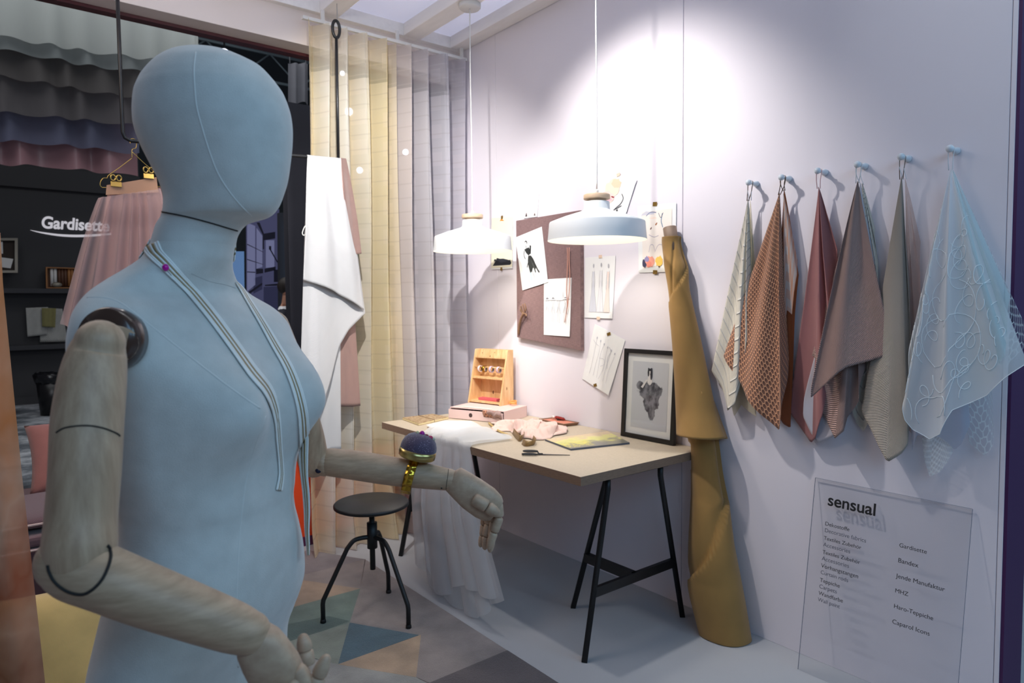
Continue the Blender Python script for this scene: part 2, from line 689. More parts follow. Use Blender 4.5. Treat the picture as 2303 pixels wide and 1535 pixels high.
m_sw = cloth('pale_swatch', (188, 188, 182), period=0.03)
for i, (q4, lab, col) in enumerate(((((58, 692), (108, 690), (106, 752), (62, 757)), 'white fabric swatch pinned at the left above the lower dark ledge', m_sw),
                                    (((90, 691), (140, 694), (152, 768), (90, 769)), 'large white fabric swatch behind the olive one on the dark wall', m_sw),
                                    (((94, 692), (126, 693), (124, 736), (95, 734)), 'olive green fabric swatch lying over white ones on the dark wall', cloth('olive_swatch', (150, 144, 92), period=0.03)))):
    yy = YF - 0.09 + (0.0, 0.03, -0.05)[i]
    q = [aty(p, yy) for p in q4]
    o = MB().grid(lambda u, v: q[0].lerp(q[1], u).lerp(q[3].lerp(q[2], u), v) + V((0, 0.012 * math.sin(u * 9 + i), 0)), 20, 12, 0.4, 0.4).build('fabric_swatch', col)
    tag(solid(o, 0.004), lab, 'fabric', 'swatches on the dark wall')

bn = thing('waste_bin', 'black waste bin with a crumpled liner on the marbled carpet', 'bin', flr((117, 932), 0.014))
c0 = flr((117, 932), 0.014)
b = MB().lathe([(0.005, 0.002), (0.13, 0.002), (0.17, 0.5), (0.16, 0.5), (0.12, 0.02), (0.005, 0.02)], c0, 28)
b.build('body', mat('bin_black', (16, 16, 18), 0.35), bn)
b = MB()
out = []
for (r, z) in ((0.165, 0.44), (0.18, 0.47), (0.19, 0.55), (0.17, 0.58), (0.15, 0.50)):
    out.append([c0 + V(((r + R.uniform(-.012, .012)) * math.cos(a), (r + R.uniform(-.012, .012)) * math.sin(a), z + R.uniform(-.02, .02))) for a in [2 * pi * k / 28 for k in range(28)]])
b.rings(out, 0, False, False).build('liner', mat('liner_black', (24, 24, 28), 0.25), bn)

# tiers of curtain samples hung from the next stand
tiers = [('mauve satin curtain sample, lowest hem of the hanging tiers', (150, 112, 118), 0.35, 9.45, [(-160, 353), (0, 369), (130, 376), (312, 397)], 0.35, 1.0),
         ('slate blue curtain sample hanging just above the mauve satin one', (112, 116, 138), 0.4, 9.30, [(-160, 299), (0, 316), (140, 326), (312, 346)], 0.3, 0.82),
         ('dark taupe sheer curtain sample hanging above the slate blue one', (124, 120, 120), 0.7, 9.15, [(-160, 232), (0, 252), (140, 265), (330, 284)], 0.5, 0.8),
         ('grey brown sheer curtain sample in the middle of the hanging tiers', (120, 116, 114), 0.7, 9.02, [(-160, 150), (0, 171), (110, 188), (210, 207), (330, 222)], 0.5, 0.72),
         ('pale grey sheer curtain sample, second hem from the top of the tiers', (152, 158, 158), 0.7, 8.90, [(-160, 85), (0, 112), (110, 130), (200, 148), (330, 162), (440, 182)], 0.6, 0.8),
         ('white sheer curtain sample, topmost hem of the hanging tiers', (196, 200, 196), 0.7, 8.78, [(-160, 60), (0, 82), (110, 100), (200, 116), (330, 132), (448, 150)], 0.6, 0.62)]
for i, (lab, colr, rg, y, hem, am, opac) in enumerate(tiers):
    hp = [aty(p, y) for p in hem]
    zt = 5.19
    def fn(u, v, hp=hp, zt=zt, i=i):
        h = plen(hp, u)
        ph = u * (27 + 4 * i) + 0.8 * math.sin(u * 17 + i)
        return V((h.x, h.y + 0.055 * math.sin(ph) * (0.5 + 0.5 * v), lerp(zt, h.z + 0.016 * math.sin(ph + 1.2), v)))
    if i < 2:
        t = NT('satin_%d' % i)
        mm = t.done(t.pbsdf(lin(colr), rg, 0, 0.2)) if opac == 1 else sheer('satin_%d' % i, colr, opac, 0.3)
    else:
        mm = sheer('tier_%d' % i, colr, opac, 0.5)
    o = MB().grid(fn, 150, 8).build('hanging_curtain', mm)
    tag(o, lab, 'curtain', 'curtain samples above the dark stand')
pp = aty((671, 144), 8.75)
hp_ = thing('fabric_banner', 'short grey fabric panel hanging beside the dark post in the next stand', 'curtain', pp)
MB().grid(lambda u, v: aty((648 + 46 * u, lerp(142, 233 + 4 * math.sin(u * 7), v)), 8.75) + V((0, 0.03 * math.sin(u * 14), 0)), 30, 6).build('panel', sheer('grey_panel', (140, 140, 146), 0.75), hp_)
for px_ in (652, 688):
    q_ = aty((px_, 144), 8.75)
    MB().rod(q_, V((q_.x, 8.75, 5.188)), 0.006, 6).build('cord', mat('banner_cord', (120, 120, 124), 0.6), hp_)
o = MB().rod((-2.5, 9.1, 5.22), (5.4, 9.1, 5.22), 0.03).rod((-2.5, 8.75, 5.22), (5.4, 8.75, 5.22), 0.03).rod((5.35, 8.75, 5.22), (5.35, 9.1, 5.22), 0.03).rod((-2.45, 8.75, 5.22), (-2.45, 9.1, 5.22), 0.03).rod((5.35, 9.1, 0.0), (5.35, 9.1, 5.22), 0.03).rod((-2.45, 9.1, 0.015), (-2.45, 9.1, 5.22), 0.03).build('curtain_rail', BLACK)
tag(o, 'dark rail carrying the hanging curtain samples of the next stand', 'rail')
# roof truss
tr = thing('roof_truss', 'grey lattice truss under the dark hall roof behind the mannequin head', 'truss', (4.2, 11.5, 5.2))
m_tr = mat('truss_grey', (132, 146, 150), 0.5, 0.3)
for dz in (0, 0.45):
    MB().rod((1.5, 11.5, 5.2 + dz), (6.5, 11.5, 5.2 + dz), 0.025, 8).build('chord', m_tr, tr)
for i in range(10):
    MB().rod((1.5 + 0.5 * i, 11.5, 5.2 + 0.45 * (i % 2)), (2.0 + 0.5 * i, 11.5, 5.65 - 0.45 * (i % 2)), 0.014, 8).build('brace', m_tr, tr)
# dark post and screens right of the neck
o = MB().box((aty((652, 650), 6.2).x, 6.2, 0), (aty((700, 600), 6.2).x + 0.12, 6.32, zat(2.3, 6.2, 228)), bevel=0.004).build('dark_post', mat('navy_post', (44, 44, 54), 0.7))
tag(o, 'tall dark navy post at the edge of the opening beside the curtain', 'post')
y = 10.6
ps = thing('wall_poster', 'large bluish poster of an attic interior behind the man', 'poster', aty((590, 830), y))
q = [aty(p, y) for p in ((555, 470), (628, 470), (628, 840), (555, 840))]
q[2].z = q[3].z = 0.0
MB().slab(q, (0, 0.04, 0)).build('panel', emit('poster_lilac', (88, 90, 126), 0.5), ps)
pm = [mat('poster_a', (26, 26, 52), 0.7), emit('poster_b', (60, 62, 92), 0.5), emit('poster_c', (132, 136, 176), 0.55)]
b = MB()
def sc(pts, mi):
    b.prism([aty(p, y - 0.004 - 0.004 * (mi == 0)) for p in pts], (0, 0.003, 0), mi)
sc([(556, 500), (574, 508), (574, 640), (556, 655)], 2)
sc([(577, 512), (590, 530), (590, 600), (577, 604)], 2)
sc([(598, 540), (617, 540), (617, 600), (598, 602)], 2)
sc([(577, 500), (584, 500), (594, 526), (594, 560), (591, 560), (591, 528)], 0)
sc([(594, 525), (619, 521), (619, 536), (594, 540)], 0)
sc([(576, 604), (592, 604), (592, 614), (576, 616)], 0)
sc([(595, 604), (620, 599), (620, 607), (595, 613)], 0)
sc([(616, 606), (627, 606), (627, 634), (616, 634)], 0)
sc([(596, 640), (627, 637), (627, 642), (596, 643)], 0)
sc([(606, 560), (609, 560), (626, 590), (623, 590)], 0)
sc([(605, 553), (610, 553), (610, 561), (605, 561)], 0)
sc([(556, 610), (574, 611), (574, 613), (556, 612)], 0)
sc([(556, 548), (592, 566), (592, 567), (556, 550)], 0)
sc([(556, 582), (592, 594), (592, 595), (556, 584)], 0)
sc([(560, 655), (590, 635), (590, 640), (560, 662)], 0)
sc([(593, 645), (626, 643), (626, 700), (593, 720)], 1)
sc([(570, 625), (590, 620), (590, 650), (570, 660)], 1)
b.build('picture', pm, ps)
q = [aty(p, 11.2) for p in ((500, 565), (549, 565), (549, 800), (500, 800))]
q[2].z = q[3].z = 0.0
o = MB().slab(q, (0, 0.05, 0)).build('light_screen', emit('screen_blue', (104, 140, 190), 0.65))
tag(o, 'pale blue lit screen beside the mannequin neck', 'screen')
q = [aty(p, 9.02) for p in ((628, 478), (672, 478), (672, 800), (628, 800))]
q[2].z = q[3].z = 0.0
o = MB().slab(q, (0, 0.08, 0)).build('partition', mat('dark_partition', (52, 56, 66), 0.8))
tag(o, 'dark partition panel behind the man in the next stand', 'partition')
o = MB().slab([aty(p, 8.985) for p in ((642, 502), (648, 502), (650, 660), (645, 660))], (0, 0.03, 0)).build('light_strip', emit('strip_white', (150, 180, 210), 0.8))
tag(o, 'narrow white light strip in the dark next stand above the man', 'lamp')

# hall spots glowing through the sheer curtain and the tiers
m_glow = emit('spot_glow', (225, 232, 255), 5)
for i, (px, py, y, r, lab) in enumerate(((770, 165, 9.5, 0.035, 'small hall spotlight glowing high through the yellow curtain'),
                                         (785, 251, 9.5, 0.06, 'round hall spotlight glowing through the yellow curtain beside the rod'),
                                         (912, 342, 9.5, 0.05, 'hall spotlight glowing through the grey half of the curtain'),
                                         (809, 383, 9.5, 0.05, 'hall spotlight glowing low through the yellow curtain over the white cloth'),
                                         (181, 225, 9.5, 0.04, 'hall spotlight glinting through the dark taupe tiers'),
                                         (505, 118, 9.5, 0.05, 'bright hall spotlight peeping over the mannequin head'))):
    p = aty((px, py), y)
    sp = thing('spotlight', lab, 'spotlight', p - V((0, 0, r)), 'hall spotlights')
    dirn = (CAM - p).normalized()
    qm = dirn.to_track_quat('Z', 'Y').to_matrix()
    MB().lathe([(0.004, -0.16), (r * 1.1, -0.16), (r * 1.2, 0.0), (r * 1.05, 0.0), (r * 0.95, -0.02)], p, 20, M=qm).build('housing', BLACK, sp)
    MB().lathe([(0.003, 0.0), (r * 0.5, 0.004), (r * 0.96, -0.012)], p, 20, M=qm).build('lens', m_glow, sp)
    MB().rod(p - dirn * 0.08, V(((p - dirn * 0.08).x, (p - dirn * 0.08).y, 6.2)), 0.012, 8).build('hanger_stem', BLACK, sp)

lb = thing('lighting_bar', 'dark bar high in the hall carrying the spotlights behind the curtain', 'truss', (2, 9.5, 6.2))
MB().box((-3.5, 9.66, 6.2), (7.0, 9.76, 6.28)).build('bar', BLACK, lb)
for x_ in (-3.4, 6.9):
    MB().box((x_ - .05, 9.66, 0), (x_ + .05, 9.76, 6.2)).build('post', BLACK, lb)

# the man standing in the next stand
ym = 7.0
hc = aty((640, 650), ym)
per = thing('person', 'dark haired man in a navy suit standing in the next stand, seen from behind', 'person', V((hc.x, ym, 0.0)))
X0, Y0, Z0 = hc.x, ym, hc.z
me = bpy.data.meshes.new('body')
J = [(0, 0, .92, .13), (0, .0, 1.08, .13), (0.01, 0, 1.28, .15), (0.01, 0, 1.44, .11), (0.02, 0, 1.52, .055), (0.035, 0, 1.60, .06), (0.05, 0, 1.70, .088), (0.05, 0, 1.76, .06),
     (.0, -.17, 1.42, .06), (-.02, -.22, 1.15, .048), (.12, -.2, .95, .035), (.17, -.19, .9, .03),
     (.0, .17, 1.42, .06), (-.02, .22, 1.15, .048), (.12, .2, .95, .035), (.17, .19, .9, .03),
     (0, -.09, .86, .085), (.01, -.1, .48, .06), (-.02, -.1, .08, .045), (.12, -.11, .04, .035),
     (0, .09, .86, .085), (.01, .1, .48, .06), (-.02, .1, .08, .045), (.12, .11, .04, .035), (0.135, 0, 1.68, .018), (.11, 0, 1.62, .03)]
sc_ = (Z0 + 0.0) / 1.70
E_ = [(0, 1), (1, 2), (2, 3), (3, 4), (4, 5), (5, 6), (6, 7), (3, 8), (8, 9), (9, 10), (10, 11), (3, 12), (12, 13), (13, 14), (14, 15), (0, 16), (16, 17), (17, 18), (18, 19), (0, 20), (20, 21), (21, 22), (22, 23), (6, 24), (5, 25)]
ca = math.radians(-28)
def prot(x, y, z):
    return V((x * math.cos(ca) - y * math.sin(ca), x * math.sin(ca) + y * math.cos(ca), z * sc_))
me.from_pydata([prot(*j[:3]) for j in J], E_, [])
bo = bpy.data.objects.new('body', me)
COL.objects.link(bo)
md = bo.modifiers.new('skin', 'SKIN')
for v, j in zip(me.skin_vertices[0].data, J):
    v.radius = (j[3], j[3])
me.skin_vertices[0].data[0].use_root = True
bo.modifiers.new('sub', 'SUBSURF').levels = 2
dg = bpy.context.evaluated_depsgraph_get()
skin = bpy.data.meshes.new_from_object(bo.evaluated_get(dg))
bpy.data.objects.remove(bo)
skin.name = 'body'
m_skin = mat('skin', (172, 128, 108), 0.6)
m_suit = mat('navy_suit', (20, 24, 40), 0.8)
m_shirt = mat('white_shirt', (220, 222, 228), 0.7)
for m in (m_skin, m_suit, m_shirt):
    skin.materials.append(m)
for p in skin.polygons:
    z = p.center.z / sc_
    p.use_smooth = True
    hand = abs(z - .92) < .06 and p.center.length > 0 and (abs(p.center.x) + abs(p.center.y)) > .2
    p.material_index = 0 if z > 1.515 else (2 if z > 1.485 else (0 if hand and z < .93 else 1))
bo = bpy.data.objects.new('body', skin)
COL.objects.link(bo)
bo.parent = per
ORG[bo.name] = ORG[per.name]
hcn = V((X0, Y0, 0)) + prot(0.03, 0, 1.735)
b = MB()
b.ball(hcn, 0.108 * sc_, sc=(1.0, 0.86, 0.92), M=Matrix.Rotation(ca, 3, 'Z') @ Matrix.Rotation(math.radians(-14), 3, 'Y'))
b.build('hair', mat('dark_hair', (30, 24, 22), 0.6), per)
for s_ in (-1, 1):
    MB().ball(V((X0, Y0, 0)) + prot(0.045, s_ * 0.09, 1.675), 0.03, sc=(0.6, 0.35, 1.0)).build('ear', m_skin, per)
b = MB().rings([[V((X0, Y0, 0)) + prot(0.02 + r * math.cos(a), r * 0.95 * math.sin(a), z + 0.02 * math.cos(a)) for a in [2 * pi * k / 24 for k in range(24)]] for r, z in ((0.075, 1.47), (0.07, 1.52), (0.066, 1.52), (0.07, 1.47))], 0, False, False)
b.build('collar', m_shirt, per)
# ================================================================ mannequin
MO = V((0.2398, 0.9951, 0.0))
MX = V((0.5984, -0.8012, 0.0))      # the way it faces
MY = V((0.8012, 0.5984, 0.0))       # its left side


def ml(x, y, z):
    return MO + MX * x + MY * y + V((0, 0, z))


t = NT('linen_body')
wv = t.noise(900, detail=1)
lk = t.ramp(t.noise(40, detail=4), [(0.3, (196, 194, 188)), (0.7, (206, 204, 198))])
m_linen = t.done(t.pbsdf(lk, 0.9, 0, 0.45, t.bump(wv, 0.0006, 0.5)))
m_seam = mat('linen_seam', (210, 208, 202), 0.9, sheen=0.4)
m_gap = mat('joint_shadow', (34, 30, 28), 0.8)


def wood(name, c1, c2, stretch=(9, 9, 1.2), rough=0.5):
    if name in CACHE:
        return CACHE[name]
    t = NT(name)
    k = t.ramp(t.noise(7, detail=6, rough=0.6, stretch=stretch), [(0.3, c1), (0.7, c2)])
    CACHE[name] = t.done(t.pbsdf(k, rough, 0, 0.1))
    return CACHE[name]


m_armz = wood('pale_beech_upright', (164, 132, 104), (194, 162, 132), (16, 16, 1.6))
m_armx = wood('pale_beech_level', (164, 134, 106), (194, 162, 132), (4, 4, 22))
m_hand = wood('pale_beech_hand', (172, 140, 114), (196, 166, 138), (8, 8, 10))

mq = thing('mannequin', 'pale linen female mannequin with jointed wooden arms standing in the foreground', 'mannequin', ml(0, 0, 0))


def loft_table(tab_, sub=5, seg=72, extra=None):
    out = []
    n = len(tab_)
    for i in range(n - 1):
        p0, p1, p2, p3 = tab_[max(i - 1, 0)], tab_[i], tab_[i + 1], tab_[min(i + 2, n - 1)]
        for k in range(sub if i < n - 2 else sub + 1):
            t_ = k / sub
            h = []
            for a0, a1, a2, a3 in zip(p0, p1, p2, p3):
                m1, m2 = (a2 - a0) / 2, (a3 - a1) / 2
                h.append((2 * t_ ** 3 - 3 * t_ * t_ + 1) * a1 + (t_ ** 3 - 2 * t_ * t_ + t_) * m1 + (-2 * t_ ** 3 + 3 * t_ * t_) * a2 + (t_ ** 3 - t_ * t_) * m2)
            z, xc, a, bb, nn = h
            ring = []
            for q in range(seg):
                an = 2 * pi * q / seg
                c, s_ = math.cos(an), math.sin(an)
                x = xc + a * math.copysign(abs(c) ** (2 / nn), c)
                y = bb * math.copysign(abs(s_) ** (2 / nn), s_)
                if extra:
                    x, y, z2 = extra(x, y, z, c)
                    ring.append(ml(x, y, z2))
                else:
                    ring.append(ml(x, y, z))
            out.append(ring)
    return out


HEAD = [(1.7946, .0186, .0035, .003, 2), (1.7936, .0186, .0200, .0156, 2), (1.7918, .0176, .0286, .0223, 2), (1.7877, .0177, .0433, .0338, 2), (1.7825, .0188, .0547, .0427, 2),
        (1.7760, .0213, .0656, .0512, 2), (1.7678, .0245, .0765, .0596, 2), (1.7549, .0255, .0879, .0686, 2), (1.7444, .0271, .0947, .0739, 2),
        (1.7332, .0287, .1003, .0782, 2), (1.7120, .0314, .1052, .0820, 2), (1.6901, .0337, .1059, .0826, 2), (1.6676, .0370, .1021, .0796, 2),
        (1.6469, .0409, .0959, .0748, 2), (1.6201, .0456, .0870, .0679, 2), (1.6010, .0451, .0811, .0633, 2), (1.5872, .0416, .0781, .0609, 2),
        (1.5783, .0366, .0755, .0589, 2), (1.5729, .0307, .0727, .0567, 2), (1.5699, .0231, .0671, .0540, 2), (1.5663, .0132, .0603, .0520, 2),
        (1.5597, .0053, .0560, .0520, 2), (1.5490, -.0008, .0520, .0537, 2), (1.5392, -.0042, .0508, .0558, 2), (1.5300, -.0080, .0490, .0575, 2)]
b = MB().rings(loft_table(HEAD, 4), 0)
bmesh.ops.recalc_face_normals(b.b, faces=b.b.faces)
bv_head = BVHTree.FromBMesh(b.b)
b.build('head', m_linen, mq)

TORSO = [(1.5580, .0020, .0470, .0480, 2.0), (1.5490, -.0006, .0505, .0520, 2.0), (1.5392, -.0042, .0503, .0553, 2.0), (1.5300, -.0086, .0506, .0586, 2.0), (1.5187, -.0137, .0523, .0620, 2.0), (1.5103, -.0196, .0530, .070, 2.0), (1.4994, -.0269, .0520, .085, 2.1),
         (1.4855, -.0330, .0500, .110, 2.1), (1.4691, -.0310, .0480, .140, 2.2), (1.4497, -.0184, .0622, .165, 2.3), (1.4302, -.0101, .0727, .178, 2.3),
         (1.4089, -.0071, .0780, .183, 2.3), (1.3844, -.0060, .0880, .178, 2.3), (1.3599, -.0020, .0950, .166, 2.2), (1.3198, .0000, .0955, .154, 2.2),
         (1.2635, .0080, .0920, .146, 2.2), (1.2368, .0110, .0890, .142, 2.2), (1.1949, .0126, .0915, .130, 2.2), (1.1761, .0106, .0926, .127, 2.2), (1.1548, .0105, .0953, .127, 2.2),
         (1.1302, .0115, .0989, .132, 2.2), (1.0917, .0100, .0997, .148, 2.2), (1.0453, .0052, .0971, .165, 2.2), (1.0102, -.0030, .0896, .175, 2.2), (.9808, -.0100, .0800, .180, 2.2), (.9358, -.0200, .0700, .182, 2.2),
         (.87, -.022, .075, .176, 2.2), (.80, -.02, .07, .165, 2.2), (.775, -.02, .05, .13, 2.2)]


def breasts(x, y, z, c):
    if c > 0:
        d = 0
        for s_ in (-1, 1):
            sg = 0.052 if z > 1.318 else 0.040
            d += 0.058 * math.exp(-((abs(y - s_ * 0.080)) ** 2) / (2 * 0.043 ** 2) - (z - 1.318) ** 2 / (2 * sg * sg))
        x += d * min(1, c * 1.6)
    return x, y, z


b = MB().rings(loft_table(TORSO, 5, extra=breasts), 0)
bmesh.ops.recalc_face_normals(b.b, faces=b.b.faces)
bv_torso = BVHTree.FromBMesh(b.b)
torso = b.build('torso', m_linen, mq)


def hit(px, py, trees, lift=0.001):
    """where the line of sight meets the mannequin's surface"""
    d = ray(px, py).normalized()
    best = None
    for tr in trees:
        h = tr.ray_cast(CAM, d)
        if h[0] is not None and (best is None or h[3] < best[3]):
            best = h
    if best is None:
        return None
    n_ = best[1] if best[1].dot(d) < 0 else -best[1]
    return best[0] + n_ * lift


def seam(name, pts, trees, r, m, lift=0.0, n_=6, parent=None):
    P = []
    for q in smooth_path([V((p[0], p[1], 0)) for p in pts], n_):
        h = hit(q.x, q.y, trees, lift)
        if h is not None:
            P.append(h)
    if len(P) > 2:
        return MB().tube(P, r, 6, flat=1.0).build(name, m, parent or mq)


seam('seam', [(440, 117), (436, 150), (437, 190), (442, 240), (455, 290), (472, 345), (490, 390), (515, 430), (545, 466), (566, 486)], [bv_head], 0.0014, m_seam, -0.0007)
seam('neck_joint', [(364, 476), (380, 479), (420, 487), (470, 500), (510, 512), (534, 519)], [bv_head, bv_torso], 0.0011, m_gap)
seam('seam', [(196, 668), (230, 668), (270, 680), (330, 725), (400, 780), (470, 835), (530, 880), (585, 918)], [bv_torso], 0.0016, m_seam, -0.0009)
seam('seam', [(598, 935), (575, 1000), (556, 1070), (546, 1140), (538, 1220), (533, 1320), (532, 1420), (536, 1500)], [bv_torso], 0.0012, m_seam, -0.0007)
seam('seam', [(430, 615), (470, 632), (510, 641), (530, 648)], [bv_torso], 0.0004, mat('faint_stitch', (150, 150, 148), 0.9), -0.0002)
# stand
MB().rod(ml(-0.02, 0, 0.02), ml(-0.02, 0, 0.80), 0.014).build('stand_pole', mat('steel', (150, 150, 152), 0.3, 0.9), mq)
MB().lathe([(0.002, 0.0125), (0.17, 0.0125), (0.172, 0.018), (0.16, 0.024), (0.002, 0.026)], ml(-0.02, 0, 0), 48).build('stand_base', mat('steel', (0, 0, 0)), mq)

# ---- near arm (its right)
def shaft(pts, radii, n_=6, cap0=1.0, cap1=1.0):
    """limb of turned wood with rounded ends"""
    P = smooth_path(pts, n_)
    rr = [q.x for q in smooth_path([V((r, 0, 0)) for r in radii], n_)]
    d0, d1 = (P[0] - P[1]).normalized(), (P[-1] - P[-2]).normalized()
    A0_, A1_ = [], []
    for k in range(8, 0, -1):
        a = pi / 2 * k / 8
        A0_.append((P[0] + d0 * rr[0] * cap0 * math.sin(a), max(1e-4, rr[0] * math.cos(a))))
        A1_.insert(0, (P[-1] + d1 * rr[-1] * cap1 * math.sin(a), max(1e-4, rr[-1] * math.cos(a))))
    return [p for p, r in A0_] + P + [p for p, r in A1_], [r for p, r in A0_] + rr + [r for p, r in A1_]


DS, DE, DW = 0.705, 0.665, 0.70
S0 = dep(226, 772, DS)
plate_c = dep(246, 763, 0.752)
n_pl = (MY * -1.0 + MX * 0.10 + V((0, 0, 0.10))).normalized()
qm = n_pl.to_track_quat('Z', 'Y').to_matrix()
t = NT('smoky_acrylic')
m_acr = t.done(t.pbsdf(lin((66, 46, 38)), 0.25, 0.0, coat=0.3))
MB().lathe([(0.002, -0.02), (0.033, -0.02), (0.036, -0.008), (0.036, 0.004), (0.033, 0.010), (0.002, 0.010)], plate_c, 40, M=qm).build('shoulder_plate', m_acr, mq)
pts = [dep(225, 771, DS), dep(219, 796, DS), dep(211, 840, DS - .005), dep(203, 900, DS - .012), dep(197, 960, DS - .018), dep(192, 1060, DS - .028), dep(184, 1160, DS - .034), dep(180, 1230, DE), dep(180, 1270, DE)]
rad = [0.0240, 0.0274, 0.0304, 0.0320, 0.0325, 0.0318, 0.0315, 0.0325, 0.0305]
P, rr = shaft(pts, rad)
b = MB().tube(P, rr, 32)
bmesh.ops.recalc_face_normals(b.b, faces=b.b.faces)
bv_ua = BVHTree.FromBMesh(b.b)
ua = b.build('upper_arm', m_armz, mq)
seam('arm_joint', [(127, 972), (145, 962), (175, 957), (205, 957), (235, 963), (262, 974), (269, 980)], [bv_ua], 0.0009, m_gap, 0.0003, parent=ua)
MB().rod(S0 - n_pl * 0.028, plate_c, 0.019, 20).build('shoulder_peg', m_armz, ua)
pts = [dep(156, 1262, DE), dep(180, 1278, DE), dep(240, 1302, DE), dep(330, 1338, DE + .008), dep(430, 1375, DE + .018), dep(520, 1408, DE + .028), dep(558, 1423, DE + .032)]
rad = [0.0300, 0.0315, 0.0305, 0.0295, 0.0275, 0.0250, 0.0222]
P, rr = shaft(pts, rad)
b = MB().tube(P, rr, 32)
bmesh.ops.recalc_face_normals(b.b, faces=b.b.faces)
bv_fa = BVHTree.FromBMesh(b.b)
fa = b.build('forearm', m_armx, mq)
seam('elbow_joint', [(108, 1270), (113, 1290), (126, 1310), (148, 1327), (172, 1335), (192, 1334), (212, 1322), (230, 1302), (243, 1275), (249, 1250), (246, 1233), (241, 1226)], [bv_fa, bv_ua], 0.0015, m_gap, 0.0006, parent=fa)


def finger(name, pts, radii, parent, m=m_hand, rootless=True):
    """three wooden phalanges with beads of joint between them"""
    b = MB()
    for i in range(len(pts) - 1):
        a, c = V(pts[i]), V(pts[i + 1])
        r0, r1 = radii[i], radii[i + 1]
        last = i == len(pts) - 2
        d = (c - a)
        L = [a + d * f for f in (0.0, 0.04, 0.14, 0.5, 0.86, 0.96, 1.0)]
        k = (0.55, 0.86, 1, 1, 1, 0.86, 0.5) if not last else (0.55, 0.86, 1, 0.95, 0.66, 0.38, 0.1)
        b.tube(L, [lerp(r0, r1, j / 6) * q for j, q in enumerate(k)], 14)
    return b.build(name, m, parent)


def palm(name, A, B, up, th, rows, parent, m):
    """block of a hand from wrist A to knuckles B: rows of (t, half height, half thickness)"""
    ax = (B - A)
    up = (up - ax.normalized() * up.dot(ax.normalized())).normalized()
    sd = ax.normalized().cross(up)
    out = []
    for (t_, h, w_, off) in rows:
        c = A + ax * t_ + up * off
        ring = []
        for q in range(28):
            an = 2 * pi * q / 28
            cc, ss = math.cos(an), math.sin(an)
            ring.append(c + up * h * math.copysign(abs(cc) ** (2 / 2.6), cc) + sd * w_ * math.copysign(abs(ss) ** (2 / 2.6), ss))
        out.append(ring)
    return MB().rings(out).build(name, m, parent)


# near hand, palm tilted up, mostly leaving the picture
DH = DW
A_, B_ = dep(566, 1424, DH), dep(640, 1530, DH + .01)
hr = palm('hand', A_, B_, dep(620, 1440, DH) - dep(560, 1500, DH), 0.02,
          [(0.0, 0.010, 0.010, 0), (0.04, 0.019, 0.016, 0), (0.2, 0.0235, 0.018, 0), (0.45, 0.026, 0.019, -0.001), (0.75, 0.0275, 0.019, -0.002), (0.95, 0.026, 0.017, -0.002), (1.04, 0.019, 0.011, -0.003), (1.06, 0.008, 0.006, -0.003)], mq, m_hand)
finger('thumb', [dep(668, 1518, DH + .055), dep(692, 1496, DH + .06), dep(686, 1462, DH + .062), dep(680, 1424, DH + .062)], [0.0085, 0.0085, 0.009, 0.0075], hr)
finger('finger', [dep(664, 1500, DH + .005), dep(700, 1556, DH + .01), dep(716, 1520, DH + .012), dep(737, 1471, DH + .012)], [0.0095, 0.009, 0.0085, 0.0075], hr)
finger('finger', [dep(650, 1530, DH), dep(690, 1590, DH), dep(725, 1590, DH + .01), dep(745, 1560, DH + .01)], [0.0095, 0.009, 0.0085, 0.0075], hr)
finger('finger', [dep(632, 1545, DH - .01), dep(664, 1606, DH - .01), dep(700, 1618, DH), dep(722, 1596, DH)], [0.009, 0.0085, 0.008, 0.007], hr)
finger('finger', [dep(612, 1552, DH - .02), dep(636, 1602, DH - .02), dep(664, 1620, DH - .01), dep(686, 1606, DH - .01)], [0.008, 0.0075, 0.007, 0.006], hr)

# ---- far arm (its left)
DL = 1.2
pts = [dep(612, 735, 1.06), dep(632, 800, 1.09), dep(662, 900, 1.14), dep(690, 980, 1.18), dep(706, 1040, DL)]
rad = [0.026, 0.030, 0.0305, 0.029, 0.026]
P, rr = shaft(pts, rad)
ual = MB().tube(P, rr, 28).build('upper_arm', m_armz, mq)
e0, e1 = dep(706, 1040, DL), dep(735, 1030, DL)
b = MB().tube([dep(704, 1042, DL), dep(712, 1041, DL), dep(728, 1039, DL), dep(740, 1038, DL)], [0.012, 0.0215, 0.0245, 0.0235], 24)
b.build('elbow', m_armx, ual)
MB().lathe([(0.0005, 0), (0.0052, 0), (0.0052, 0.0022), (0.0005, 0.0022)], hit(716, 1057, [BVHTree.FromPolygons([ORG[mq.name] + v.co for v in ual.data.vertices], [p.vertices for p in ual.data.polygons])], 0.0) or dep(716, 1057, DL - .028), 16,
           M=(-ray(716, 1057)).to_track_quat('Z', 'Y').to_matrix()).build('screw', mat('screw_blue', (48, 50, 72), 0.35, 0.7), ual)
FA0, FA1 = dep(738, 1038, DL), dep(1006, 1079, DL)
pts = [dep(746, 1039, DL), dep(800, 1046, DL), dep(870, 1057, DL), dep(940, 1067, DL), dep(990, 1075, DL), dep(1010, 1078, DL)]
rad = [0.0248, 0.0258, 0.0255, 0.0235, 0.0205, 0.0190]
P, rr = shaft(pts, rad)
b = MB().tube(P, rr, 32)
bmesh.ops.recalc_face_normals(b.b, faces=b.b.faces)
bv_fl = BVHTree.FromBMesh(b.b)
fal = b.build('forearm', m_armx, mq)
seam('wrist_joint', [(1009, 1052), (1007, 1070), (1004, 1090), (1003, 1100)], [bv_fl], 0.0004, m_gap, 0.0001, parent=fal)
MB().ball(hit(993, 1097, [bv_fl], 0.0), 0.0016, seg=8, rows=6).build('peg_hole', m_gap, fal)
A_, B_ = dep(1014, 1072, DL), dep(1112, 1142, DL)
